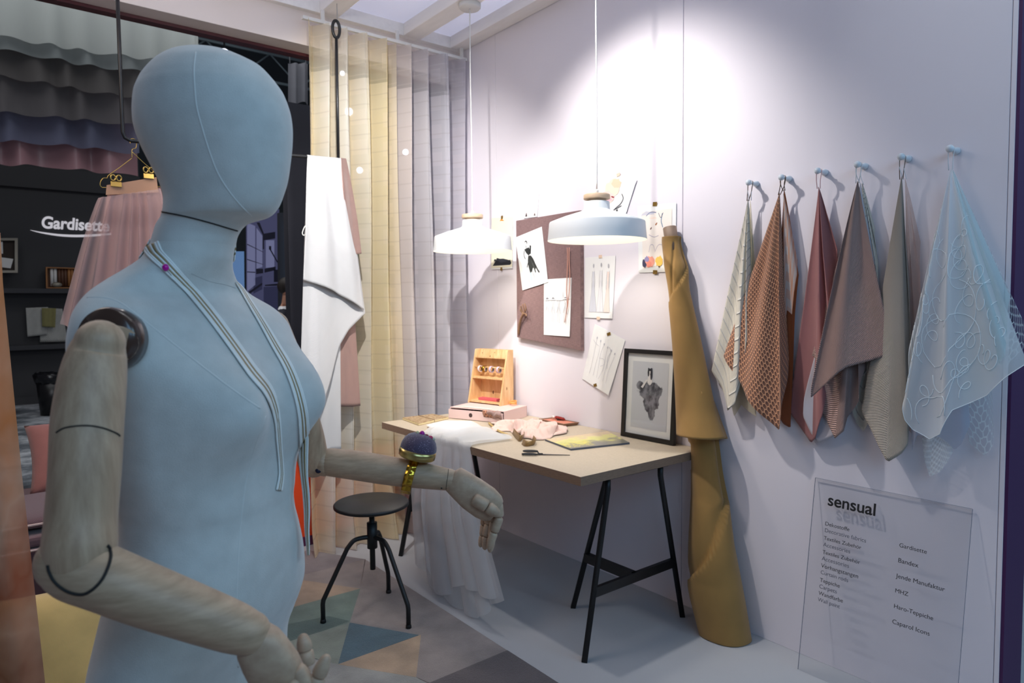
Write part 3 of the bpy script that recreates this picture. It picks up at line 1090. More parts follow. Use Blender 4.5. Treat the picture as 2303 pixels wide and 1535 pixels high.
hl = palm('hand', A_, B_, dep(1090, 1080, DL) - dep(1050, 1140, DL), 0.02,
          [(0.0, 0.014, 0.012, 0), (0.05, 0.0235, 0.0175, 0), (0.25, 0.0265, 0.0195, -.001), (0.5, 0.0295, 0.021, -.002), (0.8, 0.0300, 0.020, -.002), (0.98, 0.0265, 0.017, -.002), (1.06, 0.021, 0.012, -.002), (1.08, 0.010, 0.006, -.002)], mq, m_hand)
finger('thumb', [dep(1064, 1120, DL - .022), dep(1096, 1139, DL - .024), dep(1124, 1158, DL - .022)], [0.0115, 0.0112, 0.0100], hl)
for k, (p4, rr_) in enumerate((([(1120, 1130), (1123, 1162), (1111, 1196), (1098, 1236)], 0.0085), ([(1110, 1144), (1111, 1172), (1106, 1206), (1102, 1242)], 0.0082),
                               ([(1100, 1154), (1099, 1178), (1093, 1206), (1090, 1236)], 0.0080), ([(1090, 1160), (1089, 1180), (1086, 1204), (1080, 1230)], 0.0072))):
    finger('finger', [dep(x, y, DL + .0 + .012 * k) for x, y in p4], [rr_, rr_, rr_ * .95, rr_ * .85], hl)

# ---- striped trim round the neck
m_tw, m_tg = mat('trim_white', (240, 238, 232), 0.85, sheen=0.2), mat('trim_gold', (160, 138, 100), 0.6, 0.15)


def strip(path_pts, widths, taper_end=True, lift=0.0022, frees=()):
    """a flat trim of seven cords following lines of sight onto the body"""
    c = smooth_path([V((p[0], p[1], 0)) for p in path_pts], 7)
    wd = smooth_path([V((q, 0, 0)) for q in widths], 7)
    rows = []
    last = None
    for i, p in enumerate(c):
        tg = (c[min(i + 1, len(c) - 1)] - c[max(i - 1, 0)]).normalized()
        nx = V((-tg.y, tg.x, 0))
        row = []
        for k in range(8):
            q = p + nx * (k / 7 - 0.5) * wd[i].x
            h = hit(q.x, q.y, [bv_head, bv_torso], lift)
            if h is None or (last is not None and (h - last[k]).length > 0.035):
                d = (last[k] - CAM) @ cF if last is not None else 0.9
                h = CAM + ray(q.x, q.y) * (((last[k] - CAM).dot(cF)) if last is not None else 0.9)
            row.append(h)
        rows.append(row)
        last = row
    return rows


def nk(an, z, r=0.0):
    d = MX * math.cos(an) + MY * math.sin(an)
    o_ = ml(-0.012, 0, z)
    h = bv_torso.ray_cast(o_ + d * 0.4, -d)
    return h[0] + d * (0.0022 + r)


b = MB()
r1 = strip([(341, 552), (352, 572), (375, 597), (420, 645), (470, 705), (520, 772), (565, 835), (598, 876), (614, 912), (622, 950), (626, 1000), (629, 1040), (630, 1070), (625, 1102)],
           [40, 36, 30, 25, 25, 25, 26, 24, 19, 14, 12, 11, 12, 14])
r2 = strip([(528, 634), (542, 652), (562, 684), (590, 730), (618, 778), (643, 820), (660, 858), (672, 895), (680, 935), (682, 985), (682, 1030), (684, 1070), (688, 1110), (690, 1150), (690, 1190), (692, 1222), (693, 1248)],
           [4, 9, 12, 15, 18, 20, 22, 23, 23, 22, 20, 16, 15, 13, 10, 7, 4])
for rows in (r1, r2):
    for k in range(7):
        mi = 1 if k in (2, 4) else 0
        L = [b.b.verts.new(r[k]) for r in rows]
        M2 = [b.b.verts.new(r[k].lerp(r[k + 1], 0.97)) for r in rows]
        for i in range(len(rows) - 1):
            b.face([L[i], L[i + 1], M2[i + 1], M2[i]], mi, True)
back = []
for i in range(25):
    an = lerp(math.radians(-128), math.radians(-308), i / 24)
    z = 1.530 - 0.012 * math.sin(pi * i / 24) if i < 30 else 0
    back.append([nk(an, z + 0.012 - 0.024 * k / 7) for k in range(8)])
for k in range(7):
    mi = 1 if k in (2, 4) else 0
    L = [b.b.verts.new(r[k]) for r in back]
    M2 = [b.b.verts.new(r[k].lerp(r[k + 1], 0.97)) for r in back]
    for i in range(len(back) - 1):
        b.face([L[i], L[i + 1], M2[i + 1], M2[i]], mi, True)
o = b.build('ribbon_trim', [m_tw, m_tg], None, False)
tag(solid(o, 0.0012), 'white and gold striped trim hanging round the mannequin neck', 'ribbon')
pn = thing('dressmaker_pin', 'magenta headed pin fixing the trim at the mannequin neck', 'pin', hit(371, 605, [bv_torso], 0.004))
h = hit(371, 605, [bv_torso], 0.0055)
m_mag = mat('pin_magenta', (196, 0, 150), 0.25)
MB().ball(h, 0.0040, sc=(1, 1, 1.15)).build('pin_head', m_mag, pn)
MB().rod(h, h + (MX * 0.006 + V((0, 0, -0.010))) - (h - ml(0, 0, h.z)).normalized() * 0.003, 0.0005, 6).build('pin_shaft', mat('steel', (0, 0, 0)), pn)

# ---- pincushion bracelet on the far forearm
pc = thing('pincushion', 'purple pincushion with a gold rim strapped on the mannequin forearm', 'pincushion', dep(936, 1030, DL - 0.004))
cc = dep(938, 1022, DL - 0.004)
axp = (dep(951, 964, DL - .004) - dep(938, 1022, DL - .004)).normalized()
axp = (axp + V((-cF.x, -cF.y, 0)) * 0.05).normalized()
qm = axp.to_track_quat('Z', 'Y').to_matrix()
t = NT('purple_glitter')
spk = t.math('GREATER_THAN', t.noise(900, detail=0), 0.76)
k = t.mixc(spk, lin((72, 54, 78)), lin((200, 184, 206)))
m_pur = t.done(t.pbsdf(k, 0.7, 0, 0.4, t.bump(t.noise(500), 0.0008, 0.6)))
rp = 0.0315
out = []
for (q, z) in ((0.90, 0.002), (1.0, 0.007), (1.02, 0.013), (0.99, 0.019), (0.90, 0.026), (0.73, 0.0325), (0.50, 0.0365), (0.25, 0.038), (0.04, 0.0385)):
    ring = []
    for s_ in range(60):
        a = 2 * pi * s_ / 60
        pl_ = 1 - 0.045 * abs(math.sin(a * 6)) ** 0.5 * (1 if 0.004 < z < 0.04 else 0.4) * 0 - 0.05 * (1 - abs(math.sin(a * 5.5 + 0.6))) ** 4 * (1 - z / 0.05)
        ring.append(cc + qm @ V((q * rp * pl_ * math.cos(a), q * rp * pl_ * math.sin(a), z)))
    out.append(ring)
MB().rings(out).build('cushion', m_pur, pc)
MB().lathe([(0.0285, 0.010), (0.0322, 0.010), (0.0326, 0.003), (0.0322, -0.003), (0.030, -0.005), (0.0285, -0.004), (0.0285, 0.010)], cc, 60, M=qm).build('rim', mat('pale_gold', (190, 170, 110), 0.28, 1.0), pc)
MB().lathe([(0.001, 0.0), (0.029, 0.0), (0.029, -0.003), (0.001, -0.003)], cc, 40, M=qm).build('base_plate', GOLD, pc)
# gold slap band round the forearm, rippled
fx = (FA1 - FA0).normalized()
c0 = FA0 + fx * (dep(930, 1065, DL) - FA0).dot(fx)
e_up = (axp - fx * axp.dot(fx)).normalized()
e_sd = fx.cross(e_up)
if e_sd.dot(cF) > 0:
    e_sd = -e_sd
out = []
for i in range(60):
    a = lerp(math.radians(5), math.radians(196), i / 59)
    r_ = 0.0266 + 0.0012 * math.sin(i * 0.62) + 0.010 * max(0, (i - 34) / 25) ** 1.5
    c = c0 - fx * 0.0045 * (i / 59) * 2.2
    ring = []
    for du, dr in ((-1, 0), (1, 0), (1, 0.0012), (-1, 0.0012)):
        ring.append(c + e_up * (r_ + dr) * math.cos(a) + e_sd * (r_ + dr) * math.sin(a) + fx * du * 0.0082)
    out.append(ring)
MB().rings(out).build('bracelet', GOLD, pc)
for nm, px, py, ht, r_, col, lab in (('cream', 939, 973, 0.049, 0.0033, (206, 196, 150), 'cream headed pin, first from the elbow on the purple pincushion'),
                                     ('magenta', 949, 975, 0.049, 0.0047, (170, 0, 140), 'big magenta headed pin on top of the purple pincushion'),
                                     ('dark_red', 959, 980, 0.048, 0.0032, (140, 8, 50), 'small dark red headed pin beside the magenta one on the pincushion'),
                                     ('crimson', 967, 985, 0.044, 0.0046, (180, 10, 80), 'crimson headed pin on the pincushion, on the wrist side'),
                                     ('pale', 975, 987, 0.042, 0.0030, (200, 196, 170), 'cream headed pin, nearest the wrist on the purple pincushion')):
    p = dep(px, py, DL - 0.006)
    pn = thing('dressmaker_pin', lab, 'pin', p, 'pins in the pincushion')
    dv = (p - (cc + axp * 0.02)).normalized()
    MB().ball(p, r_, sc=(1, 1, 1.15), M=dv.to_track_quat('Z', 'Y').to_matrix()).build('pin_head', mat('pinhead_' + nm, col, 0.25), pn)
    MB().rod(p, p - dv * 0.014, 0.0006, 6).build('pin_shaft', mat('steel', (0, 0, 0)), pn)
# ================================================================ rug and stool
RZ = 0.012
rug_c = [(138, 128, 124), (44, 40, 46), (160, 138, 116), (104, 122, 112), (72, 92, 86), (70, 96, 108), (168, 144, 118), (128, 136, 124), (146, 146, 142), (88, 78, 78), (128, 120, 122)]
rug_m = []
for i, c in enumerate(rug_c):
    t = NT('rug_%d' % i)
    k = t.ramp(t.noise(5, detail=6, rough=0.6), [(0.3, tuple(x * 0.86 for x in c)), (0.7, tuple(min(255, x * 1.1) for x in c))])
    rug_m.append(t.done(t.pbsdf(k, 0.95, 0, 0.3, t.bump(t.noise(260, detail=3), 0.004, 0.8))))


def rp_(p):
    q = flr(p, RZ)
    return V((q.x, q.y, 0))


c0, c1 = rp_((822, 1257)), rp_((1140, 1463))
xr = (c0.x + c1.x) / 2
f1 = rp_((690, 1236))
base = [V((xr, c0.y, 0)), f1, V((1.12, 3.5, 0)), V((1.12, 2.5, 0)), V((-1.2, 2.5, 0)), V((-1.2, -0.2, 0)), V((xr, -0.2, 0))]
b = MB().prism([p + V((0, 0, 0.0005)) for p in base], (0, 0, RZ - 0.0005), 0)
lv = [0]


def patch(pts, mi):
    lv[0] += 1
    b.prism([(rp_(p) if isinstance(p, tuple) else p) + V((0, 0, RZ - 0.002)) for p in pts], (0, 0, 0.002 + 0.00025 * lv[0]), mi)


cA, cB, cC, cE, cD = (822, 1257), (649, 1299), (810.5, 1323), (786.5, 1400), (760.5, 1494)
patch([(822, 1257), (690, 1236), (652, 1260), cB], 10)
patch([cB, cC, (690, 1358), (640, 1370)], 2)
patch([cC, cE, (690, 1440), (560, 1480), (540, 1400), (690, 1356)], 3)
patch([(786, 1396), (740, 1385), (560, 1420), (560, 1480), (690, 1432)], 4)
patch([cE, cD, (700, 1478), (560, 1500), (560, 1470)], 7)
patch([cA, cC, cE, (945, 1429), (1140, 1463), V((xr, rp_((1140, 1463)).y, 0)), V((xr, c0.y, 0))], 0)
patch([cD, (936, 1523), (1000, 1560), (620, 1560), (560, 1500), (700, 1480)], 8)
patch([cE, (942, 1428), cD], 5)
patch([(947, 1427), (936, 1523), cD], 6)
patch([(947, 1427), (936, 1523), (966, 1536), (1140, 1463)], 0)
patch([(1140, 1463), V((xr, rp_((1140, 1463)).y, 0)), V((xr, 0.9, 0)), (880, 1700), (968, 1535)], 9)
o = b.build('area_rug', rug_m)
tag(o, 'cut pile rug of grey, teal, tan and charcoal triangles under the black stool', 'rug')

st = thing('swivel_stool', 'black metal swivel stool with round seat standing on the triangle rug', 'stool', V((1.417, 2.872, RZ + 0.003)))
feet = [flr(p, RZ) for p in ((727, 1400), (919, 1412), (874, 1333))]
sx, sy = sum(f.x for f in feet) / 3, sum(f.y for f in feet) / 3
zs = zat(sx, sy, 1128)
m_stool = mat('stool_black', (26, 26, 27), 0.5, bump=0.05)
cS = V((sx, sy, 0))
rs = 167 / 2 / FPX * ((V((sx, sy, zs)) - CAM) @ cF)
MB().lathe([(0.002, zs - 0.022), (rs - 0.012, zs - 0.022), (rs, zs - 0.016), (rs, zs - 0.006), (rs - 0.006, zs), (0.002, zs + 0.001)], cS, 64).build('seat', m_stool, st)
zh0, zh1 = zat(sx, sy, 1231), zat(sx, sy, 1174)
MB().rod(cS + V((0, 0, zat(sx, sy, 1279))), cS + V((0, 0, zs - 0.022)), 0.0125).build('spindle', m_stool, st)
MB().lathe([(0.0126, zh0), (0.0235, zh0), (0.0235, zh1), (0.0126, zh1)], cS, 24).build('hub', m_stool, st)
zl = zat(sx, sy, 1206)
for f in feet:
    d = (V((f.x, f.y, 0)) - cS)
    L = d.length
    d.normalize()
    P = smooth_path([cS + d * 0.02 + V((0, 0, zl)), cS + d * 0.05 + V((0, 0, zl)), cS + d * 0.085 + V((0, 0, zl - 0.008)), cS + d * 0.115 + V((0, 0, zl - 0.04))], 5) + [cS + d * (L - 0.012) + V((0, 0, 0.135)), cS + d * (L - 0.003) + V((0, 0, 0.118)), cS + d * L + V((0, 0, 0.10)), cS + d * L + V((0, 0, RZ + 0.003))]
    lg = MB().tube(P, 0.0105, 14).build('leg', m_stool, st)
    MB().lathe([(0.001, RZ + 0.003), (0.0135, RZ + 0.003), (0.0125, RZ + 0.014), (0.0108, RZ + 0.018)], V((f.x, f.y, 0)), 16).build('foot_cap', m_stool, lg)

# ================================================================ desk
TX0, TX1, TY0, TY1 = 1.826, 2.6165, 1.891, 3.548
t = NT('desk_linoleum')
m_top = t.done(t.pbsdf(t.ramp(t.noise(120, detail=3), [(0.3, (188, 174, 152)), (0.7, (196, 182, 160))]), 0.55))
m_ply = mat('ply_edge', (138, 112, 92), 0.6, var=0.15, vscale=40, stretch=(1, 1, 8))
b = MB().box((TX0, TY0, ZT - 0.0375), (TX1, TY1, ZT - 0.0005), 1, bevel=0.0008)
b.box((TX0 + 0.0005, TY0 + 0.0005, ZT - 0.002), (TX1, TY1 - 0.0005, ZT), 0)
tag(b.build('desk_top', [m_top, m_ply]), 'beige desk top with brown plywood edge resting on two black trestles', 'desk')


def trestle(y_pair, y_one, label):
    tr = thing('trestle', label, 'trestle', V((2.2, (y_pair + y_one) / 2, 0)), 'desk trestles')
    zt = ZT - 0.0385
    m = BLACK
    b = MB()
    def leg(x0, y0, x1, y1, name='leg'):
        k = V((lerp(x0, x1, 0.10), lerp(y0, y1, 0.02), zt - 0.065))
        d = 0.0125
        P = [V((x0, y0, zt)), V((x0, y0, zt - 0.055)), V((x1, y1, 0.0))]
        MB().tube(P, 0.0165, 4).build(name, m, tr)
    ytop = lerp(y_pair, y_one, 0.16)
    leg(2.035, lerp(y_pair, y_one, 0.03), 1.884, y_pair)
    leg(2.372, lerp(y_pair, y_one, 0.03), 2.517, y_pair)
    leg(2.204, lerp(y_pair, y_one, 0.45), 2.19, y_one)
    zb = 0.27
    x_a, x_c = lerp(1.884, 2.035, zb / 0.68), lerp(2.517, 2.372, zb / 0.68)
    ya = lerp(y_pair, lerp(y_pair, y_one, 0.03), zb / 0.68)
    MB().box((x_a, ya - 0.009, zb - 0.02), (x_c, ya + 0.009, zb + 0.02)).build('cross_bar', m, tr)
    yb = lerp(y_one, lerp(y_pair, y_one, 0.45), zb / 0.68)
    MB().box((2.18, min(ya, yb), zb - 0.02), (2.21, max(ya, yb), zb + 0.02)).build('cross_bar', m, tr)
    MB().box((2.02, min(ytop, y_pair) - 0.012, zt - 0.012), (2.40, max(ytop, y_pair) + 0.012, zt)).build('top_bar', m, tr)


trestle(1.935, 2.325, 'black metal trestle carrying the near end of the desk beside the fabric roll')
trestle(3.455, 3.065, 'black metal trestle carrying the far end of the desk behind the stool')

# ================================================================ pendant lamps
m_shade = mat('shade_white', (226, 228, 228), 0.5)
m_shade_in = mat('shade_inside', (250, 247, 238), 0.6)
m_lwood = mat('lamp_wood', (205, 176, 146), 0.6, var=0.08, vscale=14)
m_bulb = emit('bulb_glow', (255, 246, 232), 34)
m_cord = mat('white_cord', (224, 222, 216), 0.6)
for (lx, ly, zr, label, pw) in ((2.245, 3.203, 1.760, 'white pendant lamp with wooden collar hanging near the curtain', 9), (2.245, 2.213, 1.742, 'white pendant lamp hanging over the near end of the desk, the bigger looking one', 9)):
    pd = thing('pendant_lamp', label, 'pendant lamp', V((lx, ly, zr)), 'pendant lamps over the desk')
    c = V((lx, ly, zr))
    prof = [(0.226, 0.0), (0.2225, 0.030), (0.2185, 0.078), (0.2160, 0.083), (0.150, 0.108), (0.085, 0.128), (0.064, 0.136), (0.059, 0.143), (0.058, 0.172), (0.056, 0.175), (0.036, 0.175)]
    MB().lathe(prof, c, 72).build('shade', m_shade, pd)
    MB().lathe([(0.2255, 0.0), (0.221, 0.030), (0.217, 0.076), (0.150, 0.104), (0.085, 0.124), (0.058, 0.138), (0.002, 0.140)], c, 72).build('shade_lining', m_shade_in, pd)
    MB().lathe([(0.002, 0.176), (0.042, 0.176), (0.042, 0.187), (0.060, 0.187), (0.0605, 0.190), (0.0605, 0.205), (0.058, 0.208), (0.002, 0.208)], c, 48).build('collar', m_lwood, pd)
    MB().lathe([(0.002, 0.208), (0.008, 0.208), (0.008, 0.226), (0.005, 0.232), (0.003, 0.232)], c, 16).build('cord_grip', m_cord, pd)
    MB().tube(smooth_path([c + V((0, 0, 0.23)), c + V((0.002, 0.001, 0.6)), c + V((-0.002, 0, 1.0)), V((lx, ly, 3.115))], 6), 0.0033, 8).build('cord', m_cord, pd)
    MB().lathe([(0.003, 3.112), (0.055, 3.112), (0.062, 3.120), (0.062, 3.1395), (0.003, 3.1395)], V((lx, ly, 0)), 40).build('canopy', WHITE, pd)
    MB().ball(c + V((0, 0, 0.075)), 0.035, seg=24, rows=14).build('bulb', m_bulb, pd)
    ld = lamp('pendant_light', 'SPOT', c + V((0, 0, 0.03)), c - V((0, 0, 1)), pw, (1.0, 0.93, 0.84), spot_size=math.radians(150), spot_blend=0.5, shadow_soft_size=0.05)

# ================================================================ things on the desk
def zt_(X, Y):
    return (840 + X / 2.8085, 760 + Y / 2.8085)


def zs_(X, Y):
    return (1000 + X / 6.1406, 760 + Y / 6.1406)


# pink drawer box
e1 = V((0.35, -0.937, 0)).normalized()
e2 = V((0.937, 0.35, 0)).normalized()
B0 = tab((1011.4, 939), 0.001)
BW = (tab((1136, 950.5)) - B0).dot(e1)
BD = min((tab((1190.5, 933)) - B0).dot(e2), 0.262)
BH = zat(B0.x, B0.y, 915) - ZT
m_pink = mat('blush_card', (226, 196, 188), 0.7)
bx = thing('drawer_box', 'blush pink cardboard drawer box under the small wooden rack', 'box', B0 + e1 * BW / 2 + e2 * BD / 2)


def bxp(u, v, z):
    return V((B0.x, B0.y, ZT + z + 0.001)) + e1 * u + e2 * v


th = 0.004
b = MB()
b.slab([bxp(0, th, 0), bxp(BW, th, 0), bxp(BW, BD, 0), bxp(0, BD, 0)], (0, 0, th))
b.slab([bxp(0, 0.006, BH - th), bxp(BW, 0.006, BH - th), bxp(BW, BD, BH - th), bxp(0, BD, BH - th)], (0, 0, th))
b.slab([bxp(0, th, th), bxp(th, th, th), bxp(th, BD, th), bxp(0, BD, th)], (0, 0, BH - 2 * th))
b.slab([bxp(BW - th, th, th), bxp(BW, th, th), bxp(BW, BD, th), bxp(BW - th, BD, th)], (0, 0, BH - 2 * th))
b.slab([bxp(0, BD - th, 0), bxp(BW, BD - th, 0), bxp(BW, BD, 0), bxp(0, BD, 0)], (0, 0, BH))
b.build('sleeve', m_pink, bx)
b = MB()
f0 = -0.012
b.slab([bxp(0.001, f0, 0.002), bxp(BW - 0.001, f0, 0.002), bxp(BW - 0.001, f0 + th, 0.002), bxp(0.001, f0 + th, 0.002)], (0, 0, BH - 0.012), bevel=0.0008)
b.slab([bxp(0.006, f0 + th, 0.006), bxp(BW - 0.006, f0 + th, 0.006), bxp(BW - 0.006, BD - 0.02, 0.006), bxp(0.006, BD - 0.02, 0.006)], (0, 0, 0.004))
dr = b.build('drawer', m_pink, bx)
hq = bxp(BW * 0.42, f0 - 0.0004, BH * 0.45)
qm = (-e2).to_track_quat('Z', 'Y').to_matrix()
MB().lathe([(0.0005, 0.0003), (0.0095, 0.0003), (0.0115, 0.001), (0.0125, 0.0002)], hq, 24, M=qm).build('finger_hole', mat('hole_brown', (66, 46, 42), 0.8), dr)

# small pine display rack on the box
zb = BH + 0.0015
K0 = on(*zs_(318, 886), 2, ZT + zb)
K1 = on(*zs_(770, 938), 2, ZT + zb)
RW = (K1 - K0).length
k1 = (K1 - K0).normalized()
k2 = V((-k1.y, k1.x, 0))
if k2.x < 0:
    k2 = -k2
RD = 0.125
RH = 0.0
bk = K1 + k2 * RD
RH = zat(bk.x, bk.y, 786) - (ZT + zb)
t = NT('pine')
k = t.ramp(t.noise(6, detail=6, rough=0.6, stretch=(7, 7, 1.0)), [(0.3, (206, 158, 104)), (0.55, (228, 186, 134)), (0.75, (238, 204, 156))])
m_pine = t.done(t.pbsdf(k, 0.5))
rk = thing('display_rack', 'small sloping pine rack with two shelves standing on the pink box', 'rack', (K0 + K1) / 2 + k2 * RD / 2)


def rkp(u, v, z):
    return V((K0.x, K0.y, ZT + zb + z)) + k1 * u + k2 * v


def fr_(z):
    return 0.075 * max(0, min(1, z / RH))


tk = 0.011
for u0 in (0, RW - tk):
    MB().prism([rkp(u0, fr_(0), 0), rkp(u0, RD, 0), rkp(u0, RD, RH), rkp(u0, fr_(RH) + 0.002, RH), rkp(u0, fr_(RH * .98), RH * 0.98)], k1 * tk).build('side_panel', m_pine, rk)
MB().slab([rkp(tk, RD - 0.008, 0), rkp(RW - tk, RD - 0.008, 0), rkp(RW - tk, RD, 0), rkp(tk, RD, 0)], (0, 0, RH)).build('back_panel', m_pine, rk)
for f in (0.02, 0.455, 0.835):
    z = RH * f
    MB().slab([rkp(tk, fr_(z) + 0.002, z), rkp(RW - tk, fr_(z) + 0.002, z), rkp(RW - tk, RD - 0.008, z), rkp(tk, RD - 0.008, z)], (0, 0, 0.010)).build('shelf', m_pine, rk)
z = RH * 0.85
MB().hexa([rkp(tk, fr_(z), z), rkp(RW - tk, fr_(z), z), rkp(tk, fr_(z) + 0.008, z), rkp(RW - tk, fr_(z) + 0.008, z), rkp(tk, fr_(RH), RH), rkp(RW - tk, fr_(RH), RH), rkp(tk, fr_(RH) + 0.008, RH), rkp(RW - tk, fr_(RH) + 0.008, RH)]).build('front_board', m_pine, rk)
zd = RH * 0.665
vd = fr_(zd) + 0.014
MB().rod(rkp(0.002, vd, zd), rkp(RW - 0.002, vd, zd), 0.0035, 12).build('dowel', m_pine, rk)
kn = mat('pine_knot', (110, 66, 36), 0.6)
b = MB()
for (f, z, r_) in ((0.25, 0.93, 0.004), (0.5, 0.875, 0.005), (0.62, 0.945, 0.004)):
    zz = z * RH
    b.ball(rkp(RW * f, fr_(zz) + 0.001, zz), r_, sc=(1, 0.4, 1))
b.ball(rkp(RW * 0.42, RD - 0.008, RH * 0.18), 0.008, sc=(1, 0.3, 1.3)).ball(rkp(RW, 0.06, RH * 0.3), 0.006, sc=(0.25, 0.8, 1.6)).build('knots', kn, rk)
for f, col, rough, metal, lab in ((0.19, (236, 208, 200), 0.5, 0, 'pale pink tape roll, leftmost on the pine rack dowel'), (0.33, (170, 126, 36), 0.3, 1.0, 'gold tape roll on the pine rack dowel'),
                                  (0.54, (206, 180, 196), 0.5, 0, 'lilac tape roll on the pine rack dowel, just right of the gold one'), (0.76, (222, 184, 190), 0.5, 0, 'rose tape roll, rightmost on the pine rack dowel')):
    cc_ = rkp(RW * f, vd, zd - 0.0115)
    tp = thing('tape_roll', lab, 'tape', cc_ - V((0, 0, 0.02)), 'tape rolls on the rack')
    qm = k1.to_track_quat('Z', 'Y').to_matrix()
    MB().lathe([(0.0165, -0.0075), (0.0205, -0.0075), (0.0205, 0.0075), (0.0165, 0.0075), (0.0165, -0.0075)], cc_, 36, M=qm).build('tape', mat('tape_%d' % int(f * 100), col, rough, metal), tp)
    MB().lathe([(0.0152, -0.0076), (0.0165, -0.0076), (0.0165, 0.0076), (0.0152, 0.0076), (0.0152, -0.0076)], cc_, 36, M=qm).build('core', mat('tape_core', (120, 108, 104), 0.6), tp)
# things lying in and by the rack
def sheet(name, label, cat, pts, z, th_, m, group=None, on_z=None):
    P = [on(*p, 2, z) for p in pts]
    o = MB().prism(P, (0, 0, th_)).build(name, m)
    return tag(o, label, cat, group)


zsh = ZT + zb + RH * 0.02 + 0.0105
b = MB().slab([rkp(RW * .22, .034, RH * .02 + .0105), rkp(RW * .78, .034, RH * .02 + .0105), rkp(RW * .78, .075, RH * .02 + .0105), rkp(RW * .22, .075, RH * .02 + .0105)], (0, 0, 0.016), bevel=0.001)
tag(b.build('gift_box', mat('coral_card', (206, 92, 100), 0.6)), 'flat coral red box lying in the pine rack', 'box')
b = MB()
b.grid(lambda u, v: rkp(RW * (.79 + .14 * u), .03 + .05 * v, RH * .02 + .0115 + .006 * math.sin(u * 3) * math.sin(v * 3)), 8, 8)
tag(solid(b.build('fabric_scrap', cloth('rust_scrap', (132, 60, 36))), 0.002, 1.0), 'dark rust fabric scrap lying beside the coral box in the rack', 'fabric')
b = MB().slab([bxp(BW * .18, .028, BH + .0018), bxp(BW * .72, .012, BH + .0018), bxp(BW * .74, .030, BH + .0018), bxp(BW * .22, .046, BH + .0018)], (0, 0, 0.0025))
tag(b.build('sample_card', mat('mint_card', (226, 232, 212), 0.7)), 'pale mint card lying on the pink box before the rack', 'card')
# orange ribbon bundle
c = on(*zs_(945, 925), 2, ZT + zb)
P = []
for i in range(60):
    a = i * 0.42
    P.append(c + V((0.030 * math.cos(a) * (0.7 + 0.3 * math.sin(i * .21)), 0.034 * math.sin(a + .4), 0.006 + 0.010 * (0.5 + 0.5 * math.sin(i * 0.33)) + i * 0.0002)))
b = MB()
for i in range(len(P) - 1):
    pass
rows = [[p - V((0, 0, 0.0045)), p + V((0.001, 0, 0.0045))] for p in P]
b.rings(rows, closed=False)
tag(solid(b.build('ribbon_bundle', mat('apricot_ribbon', (240, 166, 92), 0.55)), 0.0012), 'loose bundle of apricot orange ribbon on the pink box', 'ribbon')

# fabric scraps hanging out of the drawer
HEXM = {}


def honeycomb(name, size, line, ground, w_=0.09, ground_opac=1.0):
    t = NT(name)
    e = hexnet(t, size)
    f = t.math('GREATER_THAN', e, 0.5 - w_)
    if ground_opac >= 1:
        h = t.bump(t.math('SMOOTH_MIN', e, 0.47, 0.05) if False else e, size * 0.35, 0.6)
        return t.done(t.pbsdf(t.mixc(f, lin(ground), lin(line)), 0.85, 0, 0.2, h))
    op = t.math('MULTIPLY_ADD', f, 0.92 - ground_opac, ground_opac)
    return t.done(sheer_mix(t, t.mixc(f, lin(ground), lin(line)), op, 0.35))


m_hex = honeycomb('copper_honeycomb', 0.022, (206, 146, 112), (128, 82, 62), 0.10)
q0 = BW * 0.66
b = MB().grid(lambda u, v: bxp(q0 + BW * .22 * u, f0 - .002 - .010 * math.sin(pi * min(1, v * 1.1)) - .002 * math.sin(u * 9), BH + .004 - .040 * v ** 1.3 - .006 * u) if v > .12 else bxp(q0 + BW * .22 * u, f0 + .012 - .1 * v, BH - 0.004 + .06 * v), 16, 16, 0.09, 0.06)
tag(solid(b.build('fabric_scrap', m_hex), 0.0012), 'copper honeycomb fabric scrap spilling out of the pink drawer', 'fabric', 'scraps in the drawer')
b = MB().grid(lambda u, v: bxp(BW * (.76 + .24 * u), f0 - .006 - .016 * math.sin(pi * min(1, .15 + v)) * (1 + .4 * math.sin(u * 8 + v * 4)), BH + .003 - .050 * v * (1 - .35 * (1 - u)) + .004 * math.sin(u * 11)), 20, 18, 0.09, 0.07)
tag(solid(b.build('fabric_scrap', cloth('mauve_scrap', (166, 136, 128), period=0.003)), 0.0014), 'dusty mauve fabric scrap spilling out of the pink drawer corner', 'fabric', 'scraps in the drawer')

# notebook
nbq = [tab(p, 0.0) for p in ((905, 943.5), (942, 957), (1008.5, 942), (973, 935))]
nb = thing('notebook', 'beige notebook with a worn gold cover at the far desk end', 'notebook', (nbq[0] + nbq[2]) / 2)
MB().slab([p + V((0, 0, 0.0028)) for p in nbq], (0, 0, 0.009)).build('pages', mat('cream_pages', (226, 208, 160), 0.8), nb)
t = NT('worn_gold')
k = t.ramp(t.noise(60, detail=6, rough=0.7), [(0.42, (150, 116, 74)), (0.56, (196, 172, 136))])
mc = t.done(t.pbsdf(k, 0.5, 0.2))
MB().slab([p + V((0, 0, 0.0005)) for p in nbq], (0, 0, 0.002)).slab([p + V((0, 0, 0.012)) for p in nbq], (0, 0, 0.002)).build('cover', mc, nb)
m0, m1_ = nbq[0].lerp(nbq[3], 0.68), nbq[1].lerp(nbq[2], 0.68)
m0, m1_ = nbq[0].lerp(nbq[3], 0.05), nbq[1].lerp(nbq[2], 0.05)
a0, a1 = nbq[0].lerp(nbq[3], 0.52), nbq[1].lerp(nbq[2], 0.52)
MB().tube([a0 + V((0, 0, 0.015)), a1 + V((0, 0, 0.015)), a1 + V((-.001, -.001, 0.002))], 0.0014, 6).build('elastic_band', mat('brown_elastic', (112, 84, 56), 0.7), nb)

